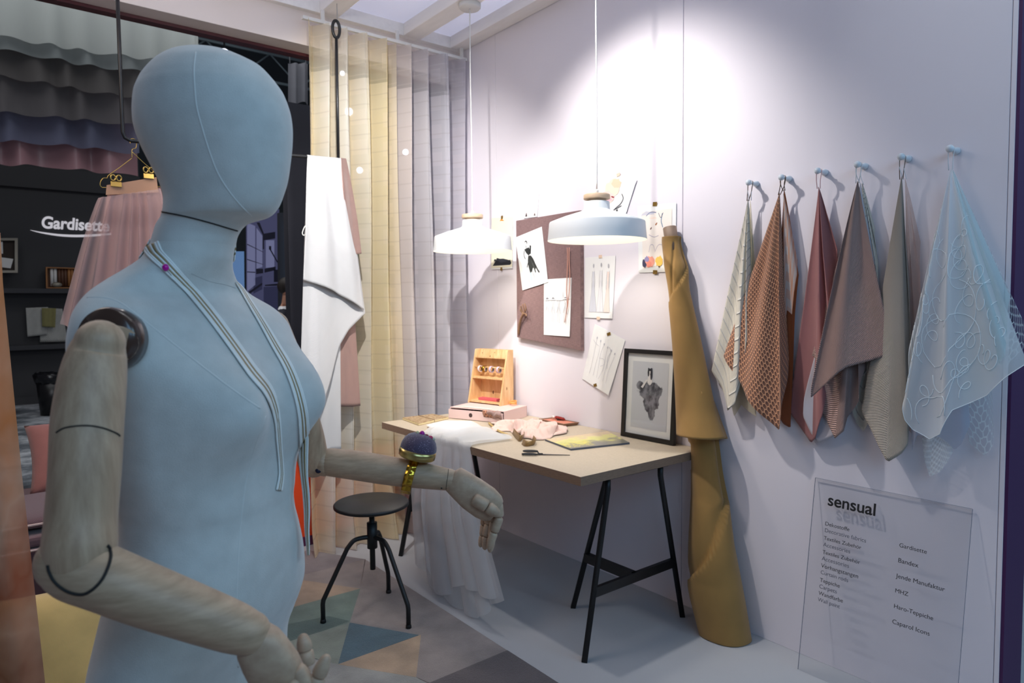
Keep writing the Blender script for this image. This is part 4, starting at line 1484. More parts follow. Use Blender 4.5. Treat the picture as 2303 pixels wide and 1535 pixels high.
# white paper and tulle on the desk
sheet('paper_sheet', 'white sheet of paper lying on the desk under the tulle', 'paper', [(958, 955), (1000, 945), (1060, 946), (1040, 990), (978, 967)], ZT + 0.0006, 0.0006, WHITE)
b = MB().tube(smooth_path([tab((961, 961), .004), tab((966, 960), .004), tab((971, 963), .004)], 4), 0.0028, 8, flat=0.6)
tag(b.build('wood_chip', mat('brown_chip', (120, 84, 62), 0.7)), 'tiny brown scrap lying on the desk by the paper corner', 'scrap')


def ctab(pts, us):
    return [tab(p) for p in pts]


# tulle: a spread on the desk, over the front edge and down to the floor
topb = [tab(p, .012) for p in ((996, 949), (1020, 944), (1045, 946), (1075, 954), (1100, 965), (1130, 975), (1153, 985))]
edge = [V((TX0 - 0.004, y, ZT + 0.006)) for y in (3.10, 3.02, 2.95, 2.87, 2.79, 2.70, 2.64)]
botp = [(944, 1262), (972, 1298), (990, 1335), (1016, 1345), (1034, 1378), (1084, 1390), (1112, 1362), (1138, 1344)]
XT = TX0 - 0.02
bot = [on(p[0], p[1], 0, XT - 0.035) for p in botp]
bot = [V((p.x, p.y, max(p.z, 0.004))) for p in bot]


def tulle(u, v, lay=0):
    a = plen(topb, u)
    e = plen(edge, u)
    if v < 0.34:
        f = v / 0.34
        p = a.lerp(e, f)
        p.z = ZT + 0.006 + 0.010 * lay + 0.020 * math.sin(pi * f) * (0.6 + 0.4 * math.sin(u * 12)) + 0.005 * math.sin(u * 21 + f * 5 + lay)
        p.z = max(p.z, ZT + 0.004)
        p += V((0, 0.010 * math.sin(u * 17 + f * 6), 0)) * f
        return p
    f = (v - 0.34) / 0.66
    q = plen(bot, u)
    p = V((lerp(e.x, q.x, min(1, f * 2.2)), lerp(e.y, q.y, f ** 0.9), lerp(e.z, q.z, f)))
    am = 0.026 * min(1, f * 3)
    ph = u * 34 + 1.2 * math.sin(u * 9) + lay * 1.9
    p.x += -0.006 - 0.02 * lay * min(1, f * 4) - am * (0.5 + 0.5 * math.sin(ph))
    p.y += am * 0.55 * math.cos(ph)
    return p


m_tulle = sheer('white_tulle', (240, 242, 244), 0.48, 0.45)
b = MB().grid(lambda u, v: tulle(u, v, 0), 130, 60)
b.grid(lambda u, v: tulle(0.18 + 0.82 * u, v * (0.93 + 0.05 * math.sin(u * 8)), 1), 110, 56)
tag(b.build('tulle_cloth', m_tulle, None, False), 'white tulle spread over the desk and falling from its front edge to the floor', 'fabric')

# pink lace, gold and brown ribbons
lq = [zt_(745, 545), (0, 0)]
lo = [tab(zt_(*p), 0) for p in ((735, 540), (860, 560), (985, 535), (1030, 520), (1045, 550), (1130, 545), (1120, 570), (1200, 575))]
lu = [tab(zt_(*p), 0) for p in ((770, 590), (830, 590), (890, 600), (930, 630), (1000, 648), (1080, 640), (1160, 622), (1225, 592))]
ra = random.Random(3)
ph = [(ra.uniform(4, 16), ra.uniform(3, 9), ra.uniform(0, 6)) for _ in range(7)]


def lace(u, v):
    p = plen(lo, u).lerp(plen(lu, u), v) + V((.012 * math.sin(u * 31 + v * 5), .014 * math.sin(u * 23 + 2 + v * 7), 0))
    h = sum(abs(math.sin(a * u + b_ * v + c_)) for a, b_, c_ in ph) / 7
    p.z = ZT + 0.003 + 0.085 * (h ** 2.2) * (math.sin(pi * min(1, max(0, v))) ** 0.5 * 0.9 + 0.1) * (0.35 + 0.65 * math.sin(pi * min(1, u * 1.02)) ** 0.6)
    return p


t = NT('pink_lace')
f = t.noise(60, 'UV', 2)
k = t.ramp(f, [(0.25, (222, 182, 166)), (0.5, (236, 204, 190))])
m_lace = t.done(t.pbsdf(k, 0.9, 0, 0.3, t.bump(f, 0.003, 0.8)))
tag(solid(MB().grid(lace, 70, 30, 0.5, 0.15).build('lace_cloth', m_lace), 0.002, 1.0), 'crumpled blush pink lace heap in the middle of the desk', 'fabric')
m_gr = mat('gold_ribbon', (206, 178, 112), 0.45, 0.2)
P = smooth_path([tab(p, .006) for p in ((1099, 951), (1106, 957), (1116, 965), (1128, 972), (1142, 978))], 6)
b = MB().rings([[p + V((0.012, 0.012, 0.003)), p + V((0, 0, .006)), p - V((0.012, 0.012, 0.0))] for p in P], closed=False)
tag(solid(b.build('ribbon_band', m_gr), 0.001), 'pale gold ribbon lying between the tulle and the pink lace', 'ribbon')
m_br = mat('bronze_ribbon', (140, 112, 70), 0.38, 0.35)
def roll_ribbon(pts, h, lab):
    P = smooth_path([tab(p, z) for p, z in pts], 6)
    b = MB().rings([[p, p + V((0.004, -0.003, h * .5)), p + V((0.008, -0.004, h))] for p in P], closed=False)
    tag(solid(b.build('ribbon_curl', m_br), 0.001), lab, 'ribbon', 'bronze ribbon curls')
roll_ribbon((((1152, 975), .002), ((1160, 985), .004), ((1168, 992), .003), ((1176, 986), .002), ((1170, 976), .004)), 0.030, 'bronze ribbon curl leaning on the pink lace')
roll_ribbon((((1173, 998), .002), ((1180, 1003), .003), ((1192, 1003), .003), ((1202, 999), .002), ((1196, 990), .003)), 0.026, 'bronze ribbon curl lying before the pink lace, nearer the scissors')

# tray with ribbon cuttings
tq = [tab(p, 0.001) for p in (zs_(1300, 1150), zs_(1650, 1226), zs_(1890, 1196), zs_(1500, 1130))]
tq[3] = tq[0] + (tq[2] - tq[1])
tq[3] = V((min(tq[3].x, XW - 0.006), tq[3].y, tq[3].z))
tq[2] = V((min(tq[2].x, XW - 0.006), tq[2].y, tq[2].z))
ty = thing('tray', 'small wooden tray with coral lining against the wall', 'tray', (tq[0] + tq[2]) / 2)
cc = (tq[0] + tq[1] + tq[2] + tq[3]) / 4
m_tray = mat('walnut_tray', (136, 100, 76), 0.5, var=0.1, vscale=20)
b = MB()
b.slab([p.lerp(cc, 0.10) for p in tq], (0, 0, 0.004))
for i in range(4):
    a, c = tq[i], tq[(i + 1) % 4]
    ai, ci = a.lerp(cc, 0.10), c.lerp(cc, 0.10)
    up = V((0, 0, 0.016))
    b.hexa([ai, ci, ai.lerp(cc, .06), ci.lerp(cc, .06), a + up, c + up, ai + up, ci + up])
b.build('body', m_tray, ty)
MB().slab([p.lerp(cc, 0.17) + V((0, 0, 0.0042)) for p in tq], (0, 0, 0.009)).build('lining', mat('coral_felt', (206, 130, 106), 0.8), ty)
zt0 = 0.0145
for (X, Y, r_, col, lab, kind) in ((1500, 1095, 0.010, (232, 228, 224), 'white ribbon rosette lying in the small tray', 'rosette'), (1580, 1110, 0.016, (146, 34, 26), 'dark red ribbon snippet lying in the small tray', 'snippet'), (1615, 1108, 0.008, (74, 76, 76), 'grey thread spool lying in the small tray', 'spool')):
    c = tab(zs_(X, Y + 22), zt0)
    c.x = min(c.x, XW - 0.03)
    if kind == 'spool':
        o = MB().rod(c + V((-.012, .01, .007)), c + V((.012, -.01, .007)), 0.006).rod(c + V((-.014, .0115, .007)), c + V((-.012, .01, .007)), 0.008).rod(c + V((.012, -.01, .007)), c + V((.014, -.0115, .007)), 0.008).build('thread_spool', mat('grey_thread', col, 0.6))
    else:
        P = [c + V((r_ * (0.4 + i / 30) * math.cos(i * .7) * .7, r_ * (0.5 + i / 26) * math.sin(i * .7) * (1 if kind == 'rosette' else 1.9), 0.003 + 0.009 * abs(math.sin(i * .5)))) for i in range(30)]
        o = solid(MB().rings([[p, p + V((0.002, -0.004, 0.007))] for p in P], closed=False).build('ribbon_' + kind, mat('ribbon_%s' % kind, col, 0.6)), 0.0012)
    tag(o, lab, 'ribbon' if kind != 'spool' else 'spool')

# magazine
mgq = [tab(p) for p in ((1226, 991), (1284, 1013), (1416, 998.5), (1366, 973))]
mg = thing('magazine', 'magazine with a yellow and dark cover lying flat on the desk', 'magazine', (mgq[0] + mgq[2]) / 2)
MB().slab([p + V((0, 0, 0.0005)) for p in mgq], (0, 0, 0.008)).build('pages', mat('slate_pages', (92, 98, 112), 0.6), mg)
t = NT('magazine_cover')
u, v, _ = t.sep('UV')
nz = t.noise(4.5, 'UV', 5)
f = t.math('ADD', t.math('MULTIPLY', v, -0.9), t.math('ADD', nz, 0.35))
k = t.ramp(f, [(0.02, (120, 118, 108)), (0.22, (150, 146, 112)), (0.34, (206, 204, 110)), (0.55, (222, 216, 132)), (0.72, (214, 190, 150))])
sq = t.math('GREATER_THAN', t.math('SINE', t.math('ADD', t.math('MULTIPLY', u, 60), t.math('MULTIPLY', t.noise(22, 'UV', 2), 22))), 0.62)
bandm = t.math('MULTIPLY', t.math('MULTIPLY', t.math('GREATER_THAN', v, 0.50), t.math('LESS_THAN', v, 0.9)), t.math('LESS_THAN', u, 0.45))
k = t.mixc(t.math('MULTIPLY', sq, bandm), k, lin((226, 214, 60)))
m_cov = t.done(t.pbsdf(k, 0.3))
MB().grid(lambda u, v: mgq[0].lerp(mgq[1], v).lerp(mgq[3].lerp(mgq[2], v), u) + V((0, 0, 0.0093 + 0.0003 * math.sin(u * 6))), 12, 8).build('cover', m_cov, mg)

# scissors
sa, sb_, = tab((1176, 1020), .004), tab((1282, 1023), .004)
dx = (sb_ - sa).normalized()
dy = V((-dx.y, dx.x, 0))
sz = (sb_ - sa).length
scs = thing('scissors', 'black handled scissors lying on the desk before the magazine', 'scissors', (sa + sb_) / 2)
m_bl = mat('dark_steel', (74, 78, 84), 0.3, 0.8)
for s_ in (-1, 1):
    bl = MB().prism([sa + dx * sz * .34 + dy * .006 * s_, sb_ + dy * .0005 * s_, sa + dx * sz * .34 - dy * .005 * s_], (0, 0, 0.0016 * s_)).build('blade', m_bl, scs)
    P = []
    for i in range(26):
        a = 2 * pi * i / 25
        P.append(sa + dx * (sz * 0.15 + sz * .15 * math.cos(a)) + dy * (s_ * 0.016 + 0.013 * math.sin(a)) + V((0, 0, 0.003 + (0.007 if s_ > 0 else 0))))
    P += [sa + dx * sz * .34 + dy * s_ * .004 + V((0, 0, .002)), sa + dx * sz * .42 - dy * s_ * .001 + V((0, 0, .002))]
    MB().tube(P, 0.0038, 8).build('handle', mat('handle_black', (24, 26, 30), 0.4), scs)
MB().lathe([(0.0005, .0), (0.004, 0), (0.004, 0.003), (.0005, .0035)], sa + dx * sz * .40, 14).build('pivot', m_bl, scs)

# framed fashion drawing leaning on the wall
fq = [V((XW - 0.012, 2.358, zat(XW - .012, 2.358, 783))), V((XW - 0.012, 2.025, zat(XW - .012, 2.025, 789)))]
fb = [V((2.579, 2.358, ZT + 0.001)), V((2.579, 2.025, ZT + 0.001))]
TLf, TRf, BRf, BLf = fq[0], V((fq[1].x, fq[1].y, fq[0].z)), fb[1], fb[0]
pf = thing('picture_frame', 'black framed fashion drawing leaning on the wall at the near desk end', 'picture frame', (BLf + BRf) / 2)
nf = (TRf - TLf).cross(BLf - TLf).normalized()
if nf.x > 0:
    nf = -nf


def fp(s, t_, d=0.0):
    return TLf.lerp(TRf, s).lerp(BLf.lerp(BRf, s), t_) + nf * d


bw, bh = 0.062, 0.048
b = MB()
for q in (((0, 0), (1, 0), (1, bh), (0, bh)), ((0, 1 - bh), (1, 1 - bh), (1, 1), (0, 1)), ((0, bh), (bw, bh), (bw, 1 - bh), (0, 1 - bh)), ((1 - bw, bh), (1, bh), (1, 1 - bh), (1 - bw, 1 - bh))):
    b.slab([fp(s, t_) for s, t_ in q], nf * 0.02)
b.build('frame', mat('frame_black', (22, 20, 20), 0.4), pf)
MB().slab([fp(bw, bh, 0.002), fp(1 - bw, bh, 0.002), fp(1 - bw, 1 - bh, 0.002), fp(bw, 1 - bh, 0.002)], nf * 0.006).build('mount', mat('mount_white', (228, 228, 226), 0.8), pf)
b = MB()
ink = random.Random(11)
def blob(cs, ct, rs_, rt, mi, d, seed=0, n_=22, jag=.25):
    rr = random.Random(seed)
    b.prism([fp(cs + rs_ * math.cos(2 * pi * i / n_) * (1 + rr.uniform(-jag, jag)), ct + rt * math.sin(2 * pi * i / n_) * (1 + rr.uniform(-jag, jag)), d) for i in range(n_)], nf * 0.0003, mi)
blob(.505, .335, .045, .055, 3, .0111, 11, 18, .08)
blob(.505, .255, .030, .032, 3, .0113, 12, 18, .05)
for s_, t_, a_, c_ in ((.475, .25, .016, .05), (.53, .27, .018, .07), (.505, .222, .032, .015)):
    blob(s_, t_, a_, c_, 2, .0116, 13, 14, .12)
b.prism([fp(s, t_, .0115) for s, t_ in ((.34, .42), (.44, .33), (.46, .34), (.38, .43))], nf * .0003, 3)
for (s_, t_) in ((.49, .256), (.518, .256), (.505, .272)):
    blob(s_, t_, .006, .003, 2, .0119, 1, 8, .1)
t = NT('ink_wash_dress')
u, v, _ = t.sep('UV')
n1 = t.noise(5.5, 'UV', 6, 0.7)
def sdf(cx, cy, rx, ry):
    a_ = t.math('DIVIDE', t.math('SUBTRACT', u, cx), rx)
    b_ = t.math('DIVIDE', t.math('SUBTRACT', v, cy), ry)
    return t.math('SQRT', t.math('ADD', t.math('MULTIPLY', a_, a_), t.math('MULTIPLY', b_, b_)))
d_ = t.math('MINIMUM', t.math('MINIMUM', sdf(.52, .44, .30, .13), sdf(.55, .58, .19, .16)), t.math('MINIMUM', sdf(.58, .74, .09, .13), sdf(.24, .37, .10, .06)))
d_ = t.math('MULTIPLY', t.math('ADD', d_, t.math('MULTIPLY', t.math('SUBTRACT', n1, .5), 1.3)), .5)
tone = t.ramp(t.noise(9, 'UV', 4), [(0.35, (64, 64, 70)), (0.62, (134, 134, 140))])
k = t.mixc(t.ramp(d_, [(0.52, (255, 255, 255)), (0.58, (0, 0, 0))]), lin((200, 202, 206)), tone)
m_wash = t.done(t.pbsdf(k, .85))
MB().grid(lambda u, v: fp(lerp(.16, .84, u), lerp(.135, .875, v), .0088), 4, 4).build('ink_wash', m_wash, pf)
b.build('drawing', [mat('art_grey', (198, 200, 204), 0.8), mat('ink_grey', (112, 114, 120), 0.8), mat('ink_dark', (52, 52, 58), 0.8), mat('art_pale', (222, 218, 214), 0.8), mat('wash_grey', (180, 176, 178), 0.8)], pf)
t = NT('frame_glass')
gl = t.n('ShaderNodeBsdfGlossy')
gl.inputs['Roughness'].default_value = 0.02
tp = t.n('ShaderNodeBsdfTransparent')
mx = t.n('ShaderNodeMixShader')
fz = t.n('ShaderNodeLayerWeight')
fz.inputs[0].default_value = 0.5
t.link(t.math('MULTIPLY_ADD', t.math('POWER', fz.outputs[1], 4.0), 0.5, 0.022), mx.inputs[0])
t.link(tp.outputs[0], mx.inputs[1])
t.link(gl.outputs[0], mx.inputs[2])
m_glass = t.done(mx.outputs[0])
MB().slab([fp(bw, bh, 0.0135), fp(1 - bw, bh, 0.0135), fp(1 - bw, 1 - bh, 0.0135), fp(bw, 1 - bh, 0.0135)], nf * 0.002).build('glass', m_glass, pf)

# ================================================================ bolt of mustard cloth leaning against desk and wall
bl = thing('fabric_roll', 'tall roll of mustard cloth on a cardboard tube leaning beside the desk', 'fabric', V((2.5, 1.7, 0.0)))
PR = [(532, 1487, 1531), (546, 1487, 1530), (575, 1490, 1537), (600, 1492, 1545), (640, 1499, 1550), (679, 1504, 1559), (759, 1512, 1578), (852, 1518, 1598), (920, 1521, 1613), (978, 1523, 1634)]
PL = [(970, 1540, 1610), (1005, 1548, 1615), (1060, 1551, 1622), (1111, 1551, 1632), (1144, 1549, 1640), (1244, 1543, 1660), (1317, 1546, 1674), (1380, 1560, 1684), (1428, 1572, 1691)]


def roll_rings(tb, sub=5, seg=64, step=None):
    prev = 3.0
    rows = []
    for (py, l, r) in tb:
        pm = (l + r) / 2
        rad_ = 0.05
        for _ in range(6):
            c = on(pm, py, 0, XW - 0.012 - rad_ * 0.8)
            rad_ = (r - l) / 2 / FPX * ((c - CAM) @ cF)
        rows.append((c.x, c.y, c.z, rad_))
    out = []
    n_ = len(rows)
    for i in range(n_ - 1):
        p0, p1, p2, p3 = rows[max(i - 1, 0)], rows[i], rows[i + 1], rows[min(i + 2, n_ - 1)]
        for k in range(sub if i < n_ - 2 else sub + 1):
            t_ = k / sub
            q = [0.5 * ((2 * b1) + (b2 - b0) * t_ + (2 * b0 - 5 * b1 + 4 * b2 - b3) * t_ * t_ + (3 * b1 - b0 - 3 * b2 + b3) * t_ ** 3) for b0, b1, b2, b3 in zip(p0, p1, p2, p3)]
            out.append(q)
    rings = []
    for i, q in enumerate(out):
        f = i / (len(out) - 1)
        ring = []
        for s_ in range(seg):
            a = 2 * pi * s_ / seg
            rr_ = q[3] * (1 + (step(a, f, q[3]) if step else 0))
            x = min(q[0] + rr_ * math.cos(a) * (0.8), XW - 0.006)
            y_ = q[1] + rr_ * math.sin(a)
            if abs(q[2] - ZT + .02) < .06 and x < TX1:
                y_ = min(y_, TY0 - 0.005)
            ring.append(V((x, y_, max(0.003, q[2]))))
        rings.append(ring)
    return rings


def hel(a, a0):
    """0..1 saw step around the roll starting at angle a0"""
    d = ((a - a0) / (2 * pi)) % 1.0
    return d


def st_up(a, f, r):
    a0 = math.radians(lerp(305, 140, min(1, max(0, (f - .32) / .24))))
    e = hel(a, a0)
    k = 0.17 * (1 - sstep(0.0, 0.34, e)) - 0.12 * sstep(0.90, 1.0, e) * (1 - 0.4 * f)
    g = math.exp(-((math.degrees(a) % 360 - lerp(232, 160, min(1, max(0, (f - .12) / .42)))) / 8) ** 2) * (1 - sstep(.42, .58, f)) * sstep(.08, .16, f)
    return k * (1 if f > .02 else .4) - 0.02 - 0.20 * g + 0.012 * math.sin(a * 3 + f * 11)


def st_lo(a, f, r):
    a0 = math.radians(lerp(305, 150, min(1, max(0, (f - .40) / .32))))
    e = hel(a, a0)
    return 0.17 * (1 - sstep(0.0, 0.26, e)) - 0.13 * sstep(0.84, 1.0, e) - 0.02 + 0.03 * math.sin(a * 4 + f * 5) * f


m_must = cloth('mustard_cloth', (152, 116, 60), rough=0.85, sheen=0.2, weave=0.25, period=0.003, var=0.05)
uvf = lambda a, c: (c * 0.004, a * 0.015)
b = MB().rings(roll_rings(PR, 8, 180, st_up), 0, True, False, uvs=uvf)
solid(b.build('outer_wrap', m_must, bl), 0.003, -1)
b = MB().rings(roll_rings(PL, 8, 180, st_lo), 0, True, True, uvs=uvf)
b.build('inner_wrap', m_must, bl)
tc0 = roll_rings([PR[0], PR[4]], 1, 8)
ca_, cb_ = sum(tc0[0], V()) / 8, sum(tc0[-1], V()) / 8
dv = (ca_ - cb_).normalized()
top = on(1503, 521, 0, ca_.x + 0.0)
t = NT('cardboard_tube')
m_tube = t.done(t.pbsdf(t.ramp(t.noise(60, stretch=(1, 1, .2)), [(0.3, (120, 98, 82)), (0.7, (146, 122, 102))]), 0.6))
P0, P1 = ca_ - dv * 0.08, ca_ + dv * 0.034
zq = dv.to_track_quat('Z', 'Y').to_matrix()
MB().lathe([(0.030, -0.08), (0.0315, -0.08), (0.0315, 0.034), (0.029, 0.036), (0.026, 0.034), (0.026, -0.08), (0.030, -0.08)], ca_ + dv * 0.01, 36, M=zq).build('cardboard_tube', m_tube, bl)
# loose corner of the outer wrap
q = [on(1606, 900, 0, XW - 0.02), on(1637, 986, 0, XW - 0.015), on(1618, 1004, 0, XW - 0.03), on(1585, 985, 0, XW - 0.13), on(1578, 880, 0, XW - 0.12)]
b = MB().grid(lambda u, v: q[4].lerp(q[0], u).lerp(q[3].lerp(q[1], u), v) - V((0.012 * math.sin(pi * u), 0, 0)), 12, 12, 0.1, 0.15)
solid(b.build('loose_corner', m_must, bl), 0.002)
# ================================================================ drawings on the wall
m_paper = mat('paper', (240, 240, 238), 0.85)
m_tape = mat('gold_tape', (150, 118, 56), 0.35, 0.6, var=0.3, vscale=120)
m_tapep = mat('peach_tape', (232, 204, 180), 0.6)


def zb_(X, Y):
    return (1050 + X / 3.57, 370 + Y / 3.57)


def paper(name, label, quad, arts=(), tapes=(), base=0.002, curl=(0.002, 0.002, 0.012, 0.006), cat='drawing', group='drawings on the wall', ground=None, border=0.08):
    q = [wall(p, base) for p in quad]
    th_ = thing(name, label, cat, (q[2] + q[3]) / 2, group)

    def S_(s, t_, d=0.0):
        p = q[0].lerp(q[1], s).lerp(q[3].lerp(q[2], s), t_)
        c = 0.5 * lerp(lerp(curl[0], curl[1], s), lerp(curl[3], curl[2], s), t_ ** 2)
        return p - V((c + d, 0, 0))
    solid(MB().grid(S_, 10, 10, smooth=False).build('sheet', m_paper, th_, False), 0.0006)
    if ground:
        MB().grid(lambda u, v: S_(lerp(border, 1 - border, u), lerp(border, 1 - border, v), 0.0010), 8, 8).build('print', mat('print_' + str(ground), ground, 0.85), th_)
    if arts:
        b = MB()
        mats, idx = [], {}
        for k, (col, pts, *w_) in enumerate(arts):
            if col not in idx:
                idx[col] = len(mats)
                mats.append(mat('ink_%d_%d_%d' % col, col, 0.85))
            d = 0.0014 + 0.00012 * k
            if w_:
                P = smooth_path([V((s, t_, 0)) for s, t_ in pts], 5)
                L, M2 = [], []
                for i, p in enumerate(P):
                    tg = (P[min(i + 1, len(P) - 1)] - P[max(i - 1, 0)]).normalized()
                    nx = V((-tg.y, tg.x, 0)) * w_[0]
                    L.append(b.b.verts.new(S_((p - nx).x, (p - nx).y, d)))
                    M2.append(b.b.verts.new(S_((p + nx).x, (p + nx).y, d)))
                for i in range(len(P) - 1):
                    b.face([L[i], L[i + 1], M2[i + 1], M2[i]], idx[col])
            else:
                b.prism([S_(s, t_, d) for s, t_ in pts], (-0.0002, 0, 0), idx[col])
        b.build('artwork', mats, th_)
    for (s, t_, w_, h_, ang, m) in tapes:
        c = S_(s, t_, 0.0022)
        dy_ = V((0, -math.cos(ang), -math.sin(ang))) * w_
        dz_ = V((0, -math.sin(ang), math.cos(ang))) * h_
        MB().slab([c - dy_ - dz_, c + dy_ - dz_, c + dy_ + dz_, c - dy_ + dz_], (-0.0006, 0, 0)).build('tape', m, th_)
    return th_


def el(cs, ct, a, c, n_=16, seed=None, jag=0.0, rot=0.0):
    rr = random.Random(seed)
    out = []
    for i in range(n_):
        an = 2 * pi * i / n_
        x, y = a * math.cos(an) * (1 + rr.uniform(-jag, jag)), c * math.sin(an) * (1 + rr.uniform(-jag, jag))
        out.append((cs + x * math.cos(rot) - y * math.sin(rot), ct + x * math.sin(rot) + y * math.cos(rot)))
    return out


# watercolour half hidden by the far lamp
paper('wall_drawing', 'small print with an orange shape above and a black top below, behind the far lamp', [(1106.5, 490), (1154, 487), (1154, 603), (1106, 606)],
      [((238, 232, 206), [(0, 0), (1, 0), (1, .97), (0, .97)]), ((238, 138, 34), el(.52, .2, .26, .17, 18, 4, .22)), ((226, 110, 20), el(.64, .16, .14, .06, 14, 5, .2)), ((120, 70, 40), [(.5, .19), (.62, .2), (.76, .17)], .012), ((236, 196, 160), [(.3, .33), (.62, .34), (.5, .40), (.32, .38)]),
       ((36, 38, 46), [(.08, .93), (.2, .84), (.28, .78), (.42, .80), (.6, .80), (.78, .77), (.9, .82), (.96, .90), (.9, .93)]), ((36, 38, 46), [(.14, .84), (.18, .82), (.22, .83)], .02)],
      [(.5, .0, .010, .010, 0, m_tape), (.5, 1.0, .010, .010, 0, m_tape)])
paper('wall_drawing', 'small print of a black ink figure above the dark pinboard', [(1183, 422), (1214, 415.5), (1209.5, 487), (1178.5, 491)],
      [((230, 214, 210), [(.08, .1), (.92, .1), (.92, .95), (.08, .95)]), ((26, 30, 48), el(.46, .42, .13, .05, 14, 2, .3)), ((26, 30, 48), [(.3, .4), (.42, .5), (.34, .58), (.5, .6)], .05), ((26, 30, 48), el(.47, .62, .13, .05, 14, 7, .4)), ((26, 30, 48), [(.56, .36), (.7, .38), (.6, .5), (.66, .62), (.6, .7)], .02),
       ((30, 30, 40), [(.14, .95), (.2, .82), (.28, .95)]), ((30, 30, 40), [(.78, .95), (.82, .86), (.88, .95)])])
paper('wall_drawing', 'tilted watercolour of a peach face behind the near lamp', [(1360, 384), (1433.5, 404), (1400, 508), (1326, 482)],
      [((250, 224, 202), el(.42, .30, .22, .18, 20, 3, .2)), ((248, 206, 176), el(.46, .18, .14, .10, 16, 5, .2)), ((246, 214, 204), el(.36, .52, .2, .14, 18, 9, .2)), ((238, 184, 196), el(.40, .55, .10, .04, 14, 2, .2)), ((176, 70, 60), [(.26, .46), (.33, .47), (.36, .50)], .012), ((150, 50, 60), el(.50, .48, .05, .015, 12, 1, .2)), ((60, 60, 66), [(.72, .36), (.8, .44), (.78, .56), (.7, .66), (.66, .72)], .008), ((60, 60, 66), [(.64, .74), (.74, .66), (.82, .60)], .008),
       ((214, 120, 70), [(.56, .90), (.66, .84), (.72, .76)], .025), ((40, 44, 40), el(.74, .72, .02, .02, 10, 1, .1)), ((120, 70, 50), [(.24, .78), (.3, .76)], .016)],
      [(.45, .0, .012, .008, -.2, m_tapep)], curl=(.002, .010, .006, .002))
paper('wall_drawing', 'large watercolour portrait with white border taped beside the near lamp', [(1434, 463), (1522, 455.5), (1520.5, 610.5), (1438, 613)],
      [((242, 232, 222), [(.12, .10), (.90, .08), (.90, .88), (.12, .94)]), ((206, 204, 212), el(.3, .16, .17, .07, 18, 6, .25)), ((244, 222, 206), el(.42, .27, .2, .09, 18, 1, .15)), ((140, 146, 170), [(.14, .26), (.24, .16), (.36, .11), (.5, .12)], .008), ((150, 90, 50), el(.50, .29, .035, .014, 12, 4, .2, -.6)), ((90, 50, 30), el(.36, .35, .03, .012, 12, 4, .2, -.6)),
       ((80, 120, 150), [(.66, .14), (.63, .24), (.65, .30), (.68, .36)], .009), ((60, 60, 80), [(.56, .13), (.62, .2), (.68, .13)], .005), ((190, 180, 186), [(.3, .44), (.44, .48), (.56, .46)], .006), ((190, 180, 190), [(.3, .7), (.34, .6), (.42, .6), (.46, .68)], .005), ((190, 180, 190), [(.46, .7), (.56, .6), (.68, .62), (.74, .76)], .005),
       ((60, 58, 84), el(.18, .86, .06, .07, 14, 3, .25)), ((236, 160, 140), el(.34, .84, .13, .08, 16, 4, .2)), ((228, 138, 120), el(.30, .88, .08, .05, 14, 8, .2)), ((150, 140, 180), el(.24, .80, .06, .04, 12, 5, .3)), ((240, 194, 96), el(.58, .84, .10, .08, 16, 7, .25)), ((60, 40, 30), el(.58, .92, .02, .012, 10, 1, .1))],
      [(.47, -.005, .013, .010, .08, m_tape), (.47, 1.0, .013, .010, .08, m_tape)], curl=(.002, .006, .016, .008))
g1, g2 = (176, 176, 182), (206, 204, 208)
def fig(cx, top, hem, col, w0=.02, w1=.13, arms=True):
    a = [(col, [(cx - w0 * 1.6, top + .13), (cx + w0 * 1.6, top + .13), (cx + w0 * 1.2, top + .28), (cx + w1, hem), (cx - w1, hem), (cx - w0 * 1.2, top + .28)]),
         (g1, el(cx, top + .035, .022, .035, 12), ), (g1, [(cx - .03, top + .12), (cx - .055, top + .3), (cx - .04, top + .46)], .004), (g1, [(cx + .03, top + .12), (cx + .055, top + .3), (cx + .03, top + .46)], .004),
         (g1, [(cx - w0, top + .28), (cx - w1, hem)], .003), (g1, [(cx + w0, top + .28), (cx + w1, hem)], .003), (g2, [(cx, top + .3), (cx + .01, hem)], .003)]
    return a
paper('wall_drawing', 'sketch of three long gowns taped to the wall right of the pinboard', [(1316.5, 579), (1385, 574.5), (1379, 716), (1315, 714)],
      fig(.30, .11, .90, (214, 216, 224)) + fig(.56, .10, .90, (234, 234, 236), .022, .12) + fig(.80, .12, .90, (240, 220, 210), .02, .10), [(.52, .0, .012, .008, 0, m_tapep), (.52, 1.0, .012, .008, 0, m_tapep)], curl=(.002, .004, .014, .003))
lp = random.Random(5)
sk = []
for i in range(6):
    cx_ = .18 + .13 * i
    sk += [((200, 200, 206), [(cx_, .2 + .03 * i), (cx_ + lp.uniform(-.04, .04), .4), (cx_ + lp.uniform(-.05, .05), .62), (cx_ + lp.uniform(-.04, .04), .84)], .0035), ((190, 190, 198), el(cx_, .2 + .02 * i, .018, .022, 10))]
sk += [((196, 196, 204), [(.08, .26), (.2, .30), (.3, .31)], .003), ((196, 196, 204), [(.4, .5), (.55, .48), (.6, .56), (.5, .62)], .003), ((170, 170, 180), [(.62, .24), (.7, .3), (.66, .42), (.72, .6)], .004)]
paper('wall_drawing', 'tilted faint pencil sketch taped to the wall above the framed drawing', [(1338, 728), (1407, 764), (1371.5, 888), (1310, 851)], sk, [(.5, .04, .013, .008, -.3, m_tape), (.5, .97, .012, .008, -.3, m_tape)], curl=(.002, .006, .022, .004))

